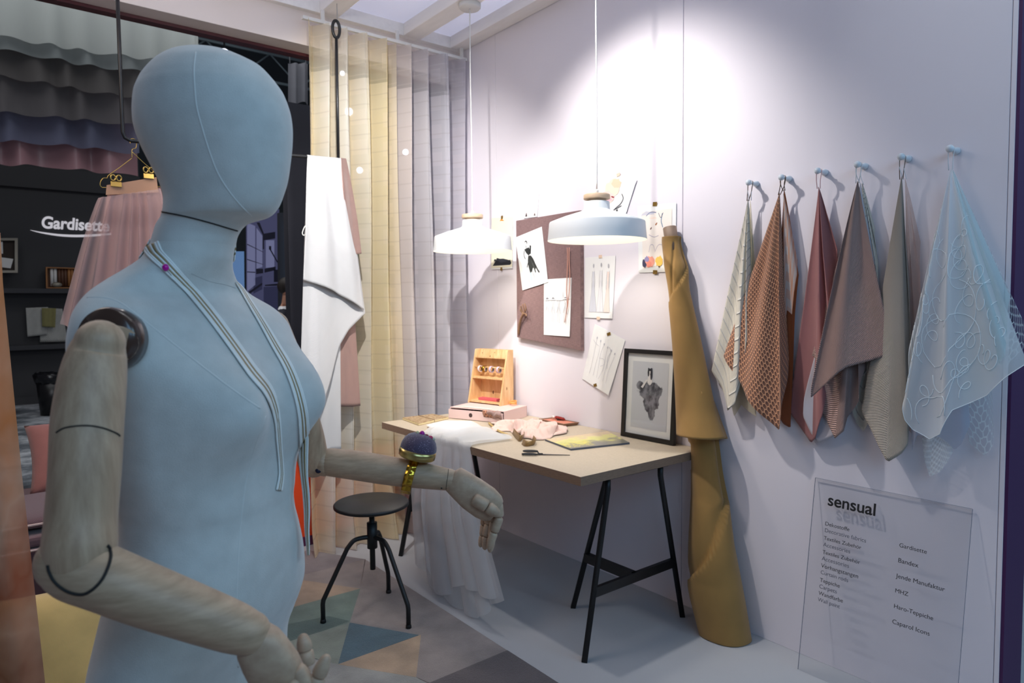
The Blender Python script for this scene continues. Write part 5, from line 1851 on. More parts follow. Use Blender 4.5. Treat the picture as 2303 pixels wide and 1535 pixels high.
# ---- pinboard
pbq = [(1160, 496), (1303.5, 472.5), (1307, 788.5), (1163, 758)]
pbw = [wall(p, 0.030) for p in pbq]
for k in (0, 1):
    pbw[k].y = (pbw[k].y + pbw[3 - k].y) / 2
    pbw[3 - k].y = pbw[k].y
t = NT('linen_mauve')
u, v, _ = t.sep('Object')
tc = t.n('ShaderNodeTexCoord')
sep_ = t.n('ShaderNodeSeparateXYZ')
t.link(tc.outputs['Object'], sep_.inputs[0])
n1 = t.noise(40, stretch=(1, 30, 1), detail=4)
n2 = t.noise(40, stretch=(1, 1, 30), detail=4)
f = t.math('MULTIPLY', t.math('ADD', n1, n2), 0.5)
k = t.ramp(f, [(0.36, (96, 72, 72)), (0.62, (140, 110, 108))])
m_board = t.done(t.pbsdf(k, 0.9, 0, 0.2, t.bump(f, 0.001, 0.5)))
pb = thing('pinboard', 'linen covered dusty mauve pinboard on the wall above the desk', 'pinboard', (pbw[2] + pbw[3]) / 2)
MB().slab(pbw, (0.0285, 0, 0), bevel=0.003).build('panel', m_board, pb)
ga = (90, 92, 96)
ink = [((40, 40, 42), el(.37, .17, .05, .04, 14)), ((238, 236, 232), el(.36, .185, .035, .034, 14)), ((60, 60, 62), [(.36, .22), (.36, .28)], .008), ((40, 42, 40), [(.28, .28), (.46, .27), (.5, .36), (.42, .42), (.34, .36)]), ((34, 36, 34), [(.5, .24), (.55, .26), (.5, .40), (.45, .40)]), ((60, 60, 60), [(.28, .30), (.24, .38), (.28, .46)], .010),
       ((44, 46, 44), [(.40, .42), (.50, .43), (.58, .52), (.66, .66), (.60, .70), (.52, .66), (.46, .72), (.40, .76), (.36, .62), (.36, .5)]), ((60, 62, 60), [(.54, .5), (.68, .72), (.74, .78)], .02), ((70, 72, 70), [(.5, .52), (.60, .76)], .018), ((50, 52, 50), [(.4, .5), (.30, .62)], .012), ((176, 196, 202), [(.38, .74), (.44, .73), (.44, .88), (.39, .88)]), ((110, 112, 110), [(.48, .7), (.54, .86)], .006), ((110, 112, 110), [(.3, .82), (.34, .92)], .006)]
paper('pinned_drawing', 'tilted ink drawing of a woman in a dark dress pinned to the board', [(1159.5, 534), (1219, 509.5), (1234, 634), (1176.5, 652.5)], ink, [], base=0.031, curl=(.004, .004, .012, .010), group='drawings on the pinboard')
row = []
for cx_ in (.14, .36, .58, .82):
    row += [((120, 120, 124), el(cx_, .35, .05, .022, 12, 3, .3)), ((178, 178, 182), [(cx_ - .05, .38), (cx_ - .02, .46), (cx_ - .08, .60)], .006), ((186, 186, 190), [(cx_ + .04, .38), (cx_ + .02, .48), (cx_ + .08, .62)], .006), ((196, 196, 200), [(cx_ - .02, .46), (cx_ - .04, .76)], .006), ((200, 200, 204), [(cx_ + .02, .46), (cx_ + .03, .78)], .006)]
row += [((236, 236, 238), [(.44, .20), (.72, .22), (.72, .38), (.46, .38)]), ((226, 226, 228), [(.04, .36), (.96, .34), (.96, .36), (.04, .38)])]
paper('pinned_drawing', 'upright sketch of a row of figures pinned to the lower board', [(1224, 628), (1286, 624), (1282.5, 756.5), (1223.5, 752.5)], row, [], base=0.031, curl=(.003, .003, .010, .003), group='drawings on the pinboard')
b = MB()
for dx_, pts in ((0, [(806, 665), (808, 760), (804, 900), (800, 1010), (806, 1130), (786, 1265)]), (1, [(822, 665), (820, 760), (826, 870), (824, 990), (812, 1110), (800, 1180)])):
    P = smooth_path([wall(zb_(*p), 0.046 + 0.003 * dx_) for p in pts], 6)
    b.tube(P, 0.0024, 8)
tag(b.build('cord_strands', mat('copper_cord', (196, 142, 122), 0.7)), 'two strands of copper pink cord hanging over the pinboard', 'cord')
wh = thing('jointed_hand', 'little wooden hand pinned to the lower left of the board', 'ornament', wall(zb_(415, 1370), 0.034))
m_wh = wood('old_wood', (112, 82, 58), (146, 110, 80))
MB().tube(smooth_path([wall(zb_(*p), d) for p, d in (((415, 1362), .036), ((420, 1300), .042), ((432, 1245), .048), ((450, 1205), .052), ((460, 1190), .052))], 5), [.004] + [.0068] * 6 + [.0075] * 8 + [.0095] * 5 + [.006], 12).build('arm', m_wh, wh)
for p0, p1, p2 in (((470, 1180), (474, 1150), (462, 1112)), ((462, 1180), (456, 1150), (446, 1118)), ((452, 1186), (440, 1162), (432, 1132)), ((446, 1192), (434, 1178), (426, 1156)), ((468, 1195), (478, 1205), (474, 1218))):
    MB().tube(smooth_path([wall(zb_(*p), .052 + .006 * i) for i, p in enumerate((p0, p1, p2))], 4), [.0038] * 8 + [.002], 8).build('finger', m_wh, wh)


# ================================================================ hooks with fabric samples
def zh_(X, Y):
    return (1560 + X / 1.968, 300 + Y / 1.968)


m_hook = mat('hook_white', (208, 216, 222), 0.3)
hooks = []
NTH = ['first wall hook from the left, holding the white ruched sample', 'second wall hook, holding the copper honeycomb sample', 'third wall hook, holding the rose mauve sample', 'fourth wall hook, holding the ribbed mauve brown sample', 'fifth wall hook, holding the beige ribbed sample', 'last wall hook on the right, holding the white embroidered voile']
for i, (X, Y) in enumerate(((243, 217), (388, 194), (548, 165), (725, 137), (918, 103), (1134, 67))):
    p = wall(zh_(X, Y), 0.062)
    base_ = V((XW, p.y, p.z))
    hk = thing('wall_hook', 'small white ball ' + NTH[i], 'hook', base_ - V((0.03, 0, 0.012)), 'white wall hooks')
    MB().ball(p, 0.0125, seg=20, rows=12).build('ball', m_hook, hk)
    MB().lathe([(0.001, 0.0005), (0.0125, 0.0005), (0.0125, 0.010), (0.0085, 0.018), (0.0062, 0.030), (0.0062, 0.056)], base_, 20, M=V((-1, 0, 0)).to_track_quat('Z', 'Y').to_matrix()).build('peg', m_hook, hk)
    hooks.append(p)


def cone(T, hem, d0=0.045, bulge=0.06, folds=3.5, fd=0.012, ph=0.0, back=0.012, nu=60, nv=60, curve=1.0, pw=0.9, side=0.0):
    """fabric gathered at T falling to a hem line; hem given as wall pixels"""
    Tw = wall(zh_(*T), d0)
    H = [wall(zh_(*p), back + bulge * 0.5) for p in hem]

    def fn(u, v):
        B_ = plen(H, u)
        f = v ** curve
        p = Tw.lerp(B_, f)
        bl_ = bulge * (max(0, math.sin(pi * (0.06 + 0.88 * u))) ** pw) * (f ** 0.7)
        fo = fd * math.sin(2 * pi * folds * u + ph) * min(1, f * 2.2)
        d = lerp(d0, back, f ** 0.6) + bl_ + fo
        return V((XW - max(0.006, d), p.y, p.z))
    return fn, Tw, H


def sample(name, label, m, T, hem, group, thick=0.0012, extra=None, strap=None, strap_m=None, hk=None, **kw):
    fn, Tw, H = cone(T, hem, **kw)
    L = max((h - Tw).length for h in H)
    Wd = sum((a - c).length for a, c in zip(H, H[1:]))
    b = MB().grid(fn, 70, 70, Wd, L)
    if extra:
        f2, T2, H2 = cone(extra[0], extra[1], **extra[2])
        b.grid(f2, 50, 60, Wd * .8, L)
    o = b.build(name, m, None, False)
    if thick:
        solid(o, thick)
    tag(o, label, 'fabric sample', group)
    if strap:
        hp = hooks[hk]
        s0 = fn(0.5, 0.01)
        P = smooth_path([s0 + V((0, strap, 0.0)), V((hp.x + 0.004, hp.y + 0.006, lerp(hp.z, s0.z, .45))), V((hp.x + 0.006, hp.y + .005, hp.z + 0.006)), V((hp.x + 0.018, hp.y, hp.z + 0.0095)), V((hp.x + 0.020, hp.y - .007, hp.z + 0.003)), V((hp.x + 0.012, hp.y - 0.006, lerp(hp.z, s0.z, .5))), s0 + V((0, -strap, 0))], 6)
        bb = MB().rings([[p + V((-.0022, 0, 0)), p + V((.0022, 0, 0))] for p in P], closed=False)
        oo = bb.build('hanging_loop', strap_m, o)
        solid(oo, 0.0012)
    return o, fn


# -- hook 1
t = NT('ruched_white')
u, v, _ = t.sep('UV')
w1 = t.math('FRACT', t.math('ADD', t.math('MULTIPLY', v, 17.0), t.math('MULTIPLY', u, -4.0)))
rg = t.math('POWER', t.math('SUBTRACT', 1.0, t.math('ABSOLUTE', t.math('MULTIPLY_ADD', w1, 2.0, -1.0))), 9.0)
k = t.mixc(rg, lin((206, 200, 186)), lin((232, 230, 224)))
m_ruch = t.done(t.pbsdf(k, 0.85, 0, 0.3, t.bump(t.math('ADD', rg, t.math('MULTIPLY', t.noise(60, 'UV'), .4)), 0.006, 0.9)))
m_strap_w = mat('strap_white', (214, 216, 218), 0.6)
m_strap_b = mat('strap_brown', (92, 62, 38), 0.5)
sample('fabric_sample', 'white ruched fabric on the first hook, outermost sample at the left', m_ruch, (240, 290), [(76, 1050), (118, 1120), (165, 1225), (205, 1190), (240, 1000), (270, 760)], 'samples on the first hook', bulge=.055, folds=2.5, fd=.012, ph=2.2, strap=.004, strap_m=m_strap_b, hk=0)
sample('fabric_sample', 'cream sheer fabric hanging low behind the ruched white one on the first hook', sheer('cream_sheer', (226, 216, 186), .62), (250, 288), [(158, 1150), (180, 1252), (212, 1200), (245, 1225), (285, 1250), (262, 1140), (280, 800)], 'samples on the first hook', thick=0, bulge=.022, folds=3.5, fd=.005, back=.008, strap=.004, strap_m=m_strap_w, hk=0)
# -- hook 2
m_hexc = honeycomb('brown_honeycomb', 0.0215, (216, 158, 118), (112, 74, 58), 0.085)
sample('fabric_sample', 'copper brown honeycomb fabric on the second hook', m_hexc, (380, 262), [(122, 985), (150, 1020), (196, 1075), (260, 1170), (330, 1245), (398, 1308), (410, 1240), (411, 1000)], 'samples on the second hook', bulge=.085, folds=3.0, fd=.010, ph=.6, strap=.004, strap_m=m_strap_b, hk=1, back=.02)
t = NT('peach_checks')
u, v, _ = t.sep('UV')
cu = t.math('GREATER_THAN', t.math('SINE', t.math('MULTIPLY', v, 2 * pi / .10)), .1)
cv = t.math('GREATER_THAN', t.math('SINE', t.math('MULTIPLY', u, 2 * pi / .16)), 0)
k = t.mixc(t.math('MULTIPLY', t.math('ADD', cu, cv), .5), lin((212, 166, 142)), lin((206, 202, 200)))
m_peach = t.done(sheer_mix(t, k, .8, .3))
sample('fabric_sample', 'peach and white checked sheer peeping from behind the honeycomb fabric', m_peach, (396, 262), [(404, 1000), (418, 780), (440, 800), (462, 622), (455, 560)], 'samples on the second hook', thick=0, bulge=.030, folds=1.5, fd=.006, back=.02)
sample('fabric_sample', 'rust orange fabric at the back of the second hook', cloth('rust_cloth', (150, 76, 30)), (399, 245), [(330, 1180), (400, 1285), (432, 1302), (436, 1200), (452, 800), (463, 626)], 'samples on the second hook', bulge=.014, folds=1.5, fd=.003, back=.008, strap=.004, strap_m=m_strap_b, hk=1)
# -- hook 3
sample('fabric_sample', 'smooth rose mauve fabric on the third hook', cloth('rose_mauve', (150, 100, 100), weave=.15, var=.03, sheen=.15), (553, 236), [(411, 1230), (440, 1275), (480, 1325), (520, 1368), (548, 1346), (590, 1240), (625, 900), (630, 510)], 'samples on the third hook', bulge=.05, folds=2.5, fd=.016, ph=3.4, back=.012, strap=.006, strap_m=mat('strap_pink', (216, 172, 170), 0.6), hk=2)
# -- hook 4
m_rib = cloth('ribbed_mauve', (148, 116, 112), weave=.9, period=.0085, c2=(204, 168, 158), var=.06, diag=True)
sample('fabric_sample', 'ribbed mauve brown fabric on the fourth hook, widest dark sample', m_rib, (727, 210), [(502, 984), (524, 996), (550, 1040), (542, 1165), (590, 1120), (640, 1082), (700, 1030), (760, 1012), (820, 992), (874, 970)], 'samples on the fourth hook', bulge=.10, folds=2.5, fd=.012, ph=4.2, back=.03, strap=.005, strap_m=m_strap_w, hk=3,
       extra=((730, 400), [(545, 1150), (560, 1215), (600, 1290), (645, 1344), (686, 1312), (690, 1250), (742, 1180), (748, 1030)], dict(bulge=.055, folds=2.5, fd=.014, ph=1.0, back=.03)))
sample('fabric_sample', 'pale satin fabric showing below the ribbed mauve one on the fourth hook', cloth('pale_satin', (196, 192, 200), rough=.5, weave=.05, var=.02), (738, 222), [(528, 1000), (492, 1180), (488, 1250), (520, 1320), (552, 1366), (600, 1350), (640, 1330), (690, 1200), (790, 640), (800, 560)], 'samples on the fourth hook', bulge=.035, folds=2.5, fd=.006, back=.02)
sample('fabric_sample', 'grey ruffled fabric at the back of the fourth hook', m_ruch, (745, 220), [(690, 1180), (722, 1290), (750, 1318), (772, 1285), (800, 1100), (828, 720), (800, 420)], 'samples on the fourth hook', bulge=.018, folds=5.5, fd=.006, back=.010, strap=.005, strap_m=m_strap_w, hk=3)
# -- hook 5
m_beige = cloth('beige_rib', (166, 154, 142), weave=.8, period=.0065, c2=(214, 202, 186), diag=True, var=.05)
sample('fabric_sample', 'beige ribbed fabric on the fifth hook, reaching lowest of the opaque ones', m_beige, (920, 190), [(830, 730), (770, 1130), (752, 1225), (800, 1300), (840, 1375), (880, 1447), (940, 1412), (968, 1372), (966, 1000), (955, 700)], 'samples on the fifth hook', bulge=.06, folds=2.0, fd=.013, ph=1.6, back=.012, strap=.005, strap_m=m_strap_b, hk=4)
sample('fabric_sample', 'peach sheer fabric behind the beige ribbed one on the fifth hook', sheer('peach_sheer', (206, 174, 160), .6), (934, 195), [(940, 1300), (975, 1340), (990, 1000), (1006, 700), (1002, 480)], 'samples on the fifth hook', thick=0, bulge=.016, folds=2.5, fd=.004, back=.008, strap=.005, strap_m=m_strap_w, hk=4)
# -- hook 6
voile, vfn = sample('fabric_sample', 'white voile with looping embroidery on the last hook', sheer('white_voile', (246, 248, 248), .64, .35), (1140, 150), [(958, 900), (950, 1210), (962, 1262), (990, 1305), (1060, 1347), (1112, 1322), (1165, 1218), (1230, 1190), (1300, 1158), (1385, 1077), (1464, 1018)], 'samples on the last hook', thick=0, bulge=.085, folds=3.5, fd=.014, ph=.4, back=.035, strap=.006, strap_m=m_strap_w, hk=5)
er = random.Random(21)
b = MB()
for k_ in range(42):
    u0 = (k_ % 6 + .5 + er.uniform(-.35, .35)) / 6
    v0 = .26 + .72 * (k_ // 6 + .5 + er.uniform(-.35, .35)) / 7
    if v0 < .5 and k_ % 2:
        continue
    ang, w0 = er.uniform(0, 6.28), er.uniform(0, 6.28)
    big = k_ % 3 == 0
    r_ = er.uniform(.045, .085) if big else er.uniform(.012, .024)
    loops = er.uniform(.5, .9) if big else er.uniform(1.2, 2.6)
    drift = er.uniform(.02, .05) if big else er.uniform(.020, .034)
    n_ = int(loops * 26)
    P = []
    for i in range(n_):
        a = w0 + 2 * pi * i / 26
        q = i / 26
        x = r_ * math.cos(a) + drift * q * math.cos(ang)
        y = r_ * (1.3 if not big else 1) * math.sin(a) + drift * q * math.sin(ang) * 1.4
        v_ = v0 + y / .62
        u_ = u0 + x / (.56 * max(.25, v0))
        if not (.01 < u_ < .99 and .12 < v_ < .99):
            if len(P) > 6:
                break
            P = []
            continue
        P.append(vfn(u_, v_) - V((0.0012, 0, 0)))
    if len(P) > 6:
        b.tube(P, 0.0011, 5)
P = [vfn(i / 120, 1.0) - V((0.0008, 0, 0)) for i in range(121)]
b.tube(P, 0.0011, 5)
b.build('embroidery', mat('embroidery_white', (232, 240, 242), 0.7), voile)
sample('fabric_sample', 'plain pale blue sheer layered under the embroidered voile on the last hook', sheer('blue_sheer', (206, 226, 228), .45, .4), (1146, 155), [(1180, 1215), (1225, 1175), (1300, 1150), (1330, 1080), (1390, 980), (1395, 720)], 'samples on the last hook', thick=0, bulge=.05, folds=2.5, fd=.008, back=.03)
sample('fabric_sample', 'pale lilac sheer with a plain tip showing under the voile on the last hook', sheer('lilac_sheer', (190, 196, 214), .55, .4), (1138, 158), [(966, 860), (962, 1200), (978, 1405), (1000, 1330), (1090, 1340), (1128, 1370), (1158, 1400), (1190, 1370), (1218, 1290)], 'samples on the last hook', thick=0, bulge=.04, folds=3.5, fd=.006, back=.024)
t = NT('check_net')
u, v, _ = t.sep('UV')
a_ = t.math('GREATER_THAN', t.math('SINE', t.math('MULTIPLY', t.math('ADD', u, v), 2 * pi / .020)), .25)
c_ = t.math('GREATER_THAN', t.math('SINE', t.math('MULTIPLY', t.math('SUBTRACT', u, v), 2 * pi / .020)), .25)
s_ = t.math('MULTIPLY', t.math('ADD', a_, c_), .5)
m_check = t.done(sheer_mix(t, lin((234, 242, 244)), t.math('MULTIPLY_ADD', s_, .62, .30), .3))
sample('fabric_sample', 'diagonally checked net with a pointed tip, lowest on the last hook', m_check, (1135, 165), [(1008, 1350), (1030, 1450), (1050, 1516), (1095, 1496), (1130, 1450), (1152, 1405), (1146, 1320)], 'samples on the last hook', thick=0, bulge=.026, folds=1.5, fd=.004, back=.014)
m_hexw = honeycomb('white_hex_net', 0.030, (236, 242, 244), (170, 186, 200), 0.085, 0.18)
sample('fabric_sample', 'white hexagon net hanging out at the right behind the voile on the last hook', m_hexw, (1150, 165), [(1195, 1270), (1222, 1365), (1260, 1400), (1290, 1424), (1322, 1390), (1330, 1330), (1328, 1130), (1400, 1010), (1462, 950), (1462, 830), (1404, 720)], 'samples on the last hook', thick=0, bulge=.018, folds=2.5, fd=.004, back=.010)

# ================================================================ clear sign leaning on the wall
A0, A1 = flr((1798, 1505), 0.002), wall((1836.9, 1074.6), 0.010)
A0 = V((A0.x, 1.357, 0.002))
A1 = V((XW - 0.008, 1.357, A1.z))
Yr = 0.812
uz = (A1 - A0).normalized()
ux = V((0, -1, 0))
na = ux.cross(uz)
sg = thing('clear_sign', 'clear acrylic sign with black lettering leaning on the wall under the samples', 'sign', V((A0.x, (1.357 + Yr) / 2, 0)))
t = NT('acrylic_clear')
gl = t.n('ShaderNodeBsdfGlossy')
gl.inputs['Roughness'].default_value = 0.03
tp = t.n('ShaderNodeBsdfTransparent')
tp.inputs[0].default_value = (0.965, 0.97, 0.975, 1)
mx = t.n('ShaderNodeMixShader')
fz = t.n('ShaderNodeLayerWeight')
fz.inputs[0].default_value = 0.5
t.link(t.math('MULTIPLY_ADD', t.math('POWER', fz.outputs[1], 4.0), 0.5, 0.03), mx.inputs[0])
t.link(tp.outputs[0], mx.inputs[1])
t.link(gl.outputs[0], mx.inputs[2])
m_acl = t.done(mx.outputs[0])
m_edge = mat('acrylic_edge', (120, 124, 140), 0.2)
Ls = (A1 - A0).length
Ws = 1.357 - Yr
def ap(s, t_, d=0.0):
    return A0 + ux * s + uz * t_ + na * d
MB().slab([ap(0, 0), ap(Ws, 0), ap(Ws, Ls), ap(0, Ls)], na * 0.003).build('pane', m_acl, sg)
b = MB()
e_ = 0.0011
b.slab([ap(-e_, -0.0, -.0002), ap(0, 0, -.0002), ap(0, Ls, -.0002), ap(-e_, Ls, -.0002)], na * 0.0034)
b.slab([ap(Ws, 0, -.0002), ap(Ws + e_, 0, -.0002), ap(Ws + e_, Ls, -.0002), ap(Ws, Ls, -.0002)], na * 0.0034)
b.slab([ap(0, Ls, -.0002), ap(Ws, Ls, -.0002), ap(Ws, Ls + e_, -.0002), ap(0, Ls + e_, -.0002)], na * 0.0034)
b.build('edge', m_edge, sg)


def on_sign(px, py):
    d = ray(px, py)
    t_ = (A0 - CAM).dot(na) / d.dot(na)
    q = CAM + d * t_ - A0
    return q.dot(ux), q.dot(uz)


def zp_(X, Y):
    return (1780 + X / 3.1644, 1050 + Y / 3.1644)


m_txt = mat('lettering_black', (18, 18, 22), 0.6)
m_txt2 = mat('lettering_grey', (84, 86, 100), 0.6)


def put(body, X, Y, X2, Y2, m, bold=0.0, name='lettering'):
    s0, t0 = on_sign(*zp_(X, Y))
    s1, t1 = on_sign(*zp_(X2, Y2))
    cu = bpy.data.curves.new('m', 'FONT')
    cu.body = body
    cu.size = 1.0
    tmp = bpy.data.objects.new('m', cu)
    COL.objects.link(tmp)
    bpy.context.view_layer.update()
    wdt = tmp.dimensions.x
    bpy.data.objects.remove(tmp)
    size = (s1 - s0) / wdt
    text_mesh(body, size, ap(s0, t0, 0.0034), ux, uz, m, name, sg, bold=bold * size, extrude=0.0002)


put('sensual', 258, 268, 592, 337, m_txt, .018, 'heading')
for body, X, Y, X2, Y2, m in (('Dekostoffe', 241, 412, 411, 455, m_txt), ('Decorative fabrics', 237, 459, 530, 530, m_txt2), ('Textiles Zubeh\u00f6r', 232, 513, 498, 582, m_txt), ('Accessories', 228, 560, 420, 608, m_txt2),
                              ('Textiles Zubeh\u00f6r', 223, 613, 490, 685, m_txt), ('Accessories', 218, 659, 412, 711, m_txt2), ('Vorhangstangen', 213, 710, 477, 784, m_txt), ('Curtain rods', 209, 756, 404, 813, m_txt2),
                              ('Teppiche', 204, 812, 346, 853, m_txt), ('Carpets', 199, 857, 323, 894, m_txt2), ('Wandfarbe', 195, 905, 368, 960, m_txt), ('Wall paint', 190, 950, 346, 1001, m_txt2),
                              ('Gardisette', 768, 566, 963, 610, m_txt), ('Bandex', 759, 674, 902, 710, m_txt), ('Jende Manufaktur', 748, 784, 1097, 878, m_txt), ('MHZ', 738, 888, 830, 913, m_txt), ('Haro-Teppiche', 729, 998, 1007, 1083, m_txt), ('Caparol Icons', 718, 1108, 983, 1195, m_txt)):
    put(body, X, Y, X2, Y2, m, .0)

# ================================================================ curtain on its rail
CYr = 3.775
rl = thing('curtain_rail', 'white curtain rail under the ceiling batten', 'rail', V((2.05, CYr, 3.06)))
MB().box((1.50, CYr - 0.012, 3.062), (2.612, CYr + 0.012, 3.080), bevel=0.001).build('track', WHITE, rl)
for x in (1.62, 2.10, 2.575):
    MB().box((x - 0.01, CYr - 0.006, 3.080), (x + 0.01, CYr + 0.006, 3.1395)).build('bracket', WHITE, rl)


def tuck_sheer(name, stops, base_op, recess_tint, nrep, ph):
    t = NT(name)
    u, v, _ = t.sep('UV')
    ff = t.math('FRACT', t.math('DIVIDE', t.math('ADD', v, t.math('MULTIPLY', t.noise(1.2, 'UV', 2), .05)), 0.088))
    tuck = t.math('GREATER_THAN', ff, 0.90)
    chk = t.math('GREATER_THAN', t.math('SINE', t.math('MULTIPLY', u, 2 * pi / 0.118)), 0.1)
    row_ = t.math('GREATER_THAN', t.math('FRACT', t.math('DIVIDE', v, 0.176)), 0.5)
    blk = t.math('MULTIPLY', chk, row_)
    topb = t.math('GREATER_THAN', v, 0.26)
    k = t.ramp(t.math('ADD', u, t.math('MULTIPLY', t.math('SUBTRACT', t.noise(3, 'UV', 3), .5), .25)), stops)
    k = t.mixc(t.math('MULTIPLY', t.math('MULTIPLY', blk, topb), .22), k, lin((176, 164, 160)))
    recess_ = t.math('MULTIPLY_ADD', t.math('SINE', t.math('MULTIPLY_ADD', u, nrep, ph)), .5, .5)
    k = t.mixc(t.math('MULTIPLY', t.math('POWER', recess_, 2.0), .55), k, lin(recess_tint))  # fabric tint that follows the folds: front loops lighter, shade painted into recesses
    k = t.mixc(t.math('MULTIPLY', tuck, t.math('MULTIPLY', topb, .22)), k, lin((120, 108, 100)))
    op = t.math('ADD', base_op, t.math('ADD', t.math('MULTIPLY', blk, .12), t.math('MULTIPLY', tuck, .08)))
    op = t.math('MULTIPLY', op, t.math('MULTIPLY_ADD', topb, .30, .70))
    lw = t.n('ShaderNodeLayerWeight')
    lw.inputs[0].default_value = .3
    op = t.math('MINIMUM', t.math('ADD', op, t.math('MULTIPLY', lw.outputs[1], .3)), 1.0)
    return t.done(sheer_mix(t, k, op, .42))


def curtain(name, label, x0, x1, x0b, x1b, waves, m, ph, hemfn):
    def fn(u, v):
        x = lerp(lerp(x0, x1, u), lerp(x0b, x1b, u), v)
        a = u * waves * 2 * pi + ph
        am = lerp(0.058, 0.060, v)
        z = lerp(3.060, hemfn(u), v)
        y = CYr + 0.005 + am * (math.sin(a) + 0.16 * math.sin(3 * a)) + 0.006 * math.sin(a * 2.3 + v * 4)
        xx = x + 0.010 * math.sin(2 * a) + 0.008 * math.sin(v * 7 + u * 9)
        if z < 0.16:
            k_ = (0.16 - z) / 0.16
            y -= 0.05 * k_ * (0.5 + 0.5 * math.sin(a * .5 + 1))
        return V((min(xx, XW - 0.006), min(y, 3.845), max(z, 0.004 + 0.004 * math.sin(a) ** 2)))
    o = MB().grid(fn, int(waves * 26), 70, (x1 - x0) * 1.6, 3.06).build(name, m, None, False)
    return tag(o, label, 'curtain', 'sheer curtains on the rail')


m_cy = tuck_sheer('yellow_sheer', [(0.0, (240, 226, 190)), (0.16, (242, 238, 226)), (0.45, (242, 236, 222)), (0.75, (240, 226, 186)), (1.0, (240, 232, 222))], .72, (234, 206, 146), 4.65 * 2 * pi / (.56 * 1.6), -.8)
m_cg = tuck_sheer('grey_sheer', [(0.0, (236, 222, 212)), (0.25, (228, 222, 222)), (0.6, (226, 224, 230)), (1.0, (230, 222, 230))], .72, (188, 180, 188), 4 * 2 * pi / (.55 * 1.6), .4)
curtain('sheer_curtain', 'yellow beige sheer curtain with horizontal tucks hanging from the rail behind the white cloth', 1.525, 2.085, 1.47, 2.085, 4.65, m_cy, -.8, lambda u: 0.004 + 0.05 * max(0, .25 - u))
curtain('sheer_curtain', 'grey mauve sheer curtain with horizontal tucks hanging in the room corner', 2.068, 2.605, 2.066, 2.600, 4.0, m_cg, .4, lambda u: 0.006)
# gathered corner of the curtain lying on the floor
P = [aty(p, 3.74) for p in ((688, 1170), (686, 1190), (694, 1206), (716, 1222), (740, 1226), (750, 1215), (736, 1195), (712, 1180))]

# ================================================================ hanging rail with cloths
RY = 3.645
hr_ = thing('hanging_rail', 'black steel rail hung from the ceiling carrying the white cloth and the pink skirt', 'rail', aty((520, 340), RY))
rb = [aty(p, RY) for p in ((262, -40), (262, 0), (270, 160), (276, 296), (281, 311), (296, 317), (480, 337), (690, 358), (772, 361))]
xl = rb[3].x
zl_, zr_ = rb[5].z, rb[8].z
xr_ = aty((761, 357), RY).x
L1 = [V((xl, RY, 3.12)), V((xl, RY, 2.6)), V((xl, RY, zl_ + 0.035)), V((xl + 0.008, RY, zl_ + 0.012)), V((xl + 0.030, RY, zl_)), V((xl + 0.3, RY, lerp(zl_, zr_, .3))), V((xr_ - 0.05, RY, zr_)), V((xr_ + 0.008, RY, zr_ + .001))]
MB().tube(L1, 0.0085, 14).build('bar', BLACK, hr_)
ze = aty((757, 85), RY).z
MB().rod((xr_, RY, zr_), (xr_ + 0.004, RY, ze + 0.004), 0.0085, 14).build('upright', BLACK, hr_)
ec = V((xr_ + 0.004, RY, ze + 0.049))
P = [ec + V((0.021 * math.sin(a), 0, -0.049 * math.cos(a) * (0.9 if math.cos(a) < 0 else 1))) for a in [2 * pi * i / 36 for i in range(37)]]
MB().tube(P, 0.0085, 12).build('eye', BLACK, hr_)
P = smooth_path([ec + V((-.006, -.012, 0.030)), ec + V((.002, 0, 0.036)), ec + V((.010, .012, 0.040)), ec + V((.012, .010, 0.052)), V((ec.x + 0.008, RY, 3.125)), V((ec.x + 0.008, RY, 3.140))], 5)
MB().tube(P, 0.0018, 8).build('hook', mat('steel', (0, 0, 0)), hr_)

m_wcl = cloth('white_crepe', (214, 213, 212), rough=.9, weave=.5, period=.006, var=.015, sheen=.15, trans=.12)
m_pcl = cloth('rose_boucle', (178, 132, 118), rough=.95, weave=.9, period=.008, c2=(212, 172, 158), var=.12)


def barz(x):
    return lerp(zl_, zr_, (x - xl) / (xr_ - xl))


def over_bar(b, xa, xb, edgeL, edgeR, hem, yoff, folds=2.0, fd=.012, nu=40, nv=60, ph=0, lead=.03):
    """panel from the bar top falling in front (yoff<0) or behind, hem as pixels at that plane"""
    H = [aty(p, RY + yoff) for p in hem]

    def fn(u, v):
        x = lerp(xa, xb, u)
        T_ = V((x, RY, barz(x) + 0.0115))
        B_ = plen(H, u)
        if v < 0.06:
            a = v / 0.06 * pi / 2
            return V((x, RY + math.copysign(0.0115 * math.sin(a), yoff), T_.z - 0.0115 + 0.0115 * math.cos(a)))
        f = (v - .06) / .94
        p = T_.lerp(B_, f ** 1.0)
        y = RY + math.copysign(0.0115, yoff) + (yoff - math.copysign(0.0115, yoff)) * min(1, f * 1.6) + fd * math.sin(2 * pi * folds * u + ph) * min(1, f * 3)
        return V((lerp(x, B_.x, f ** .85), y, lerp(T_.z - 0.0115, B_.z, f)))
    b.grid(fn, nu, nv, .35, 1.2)
    return fn


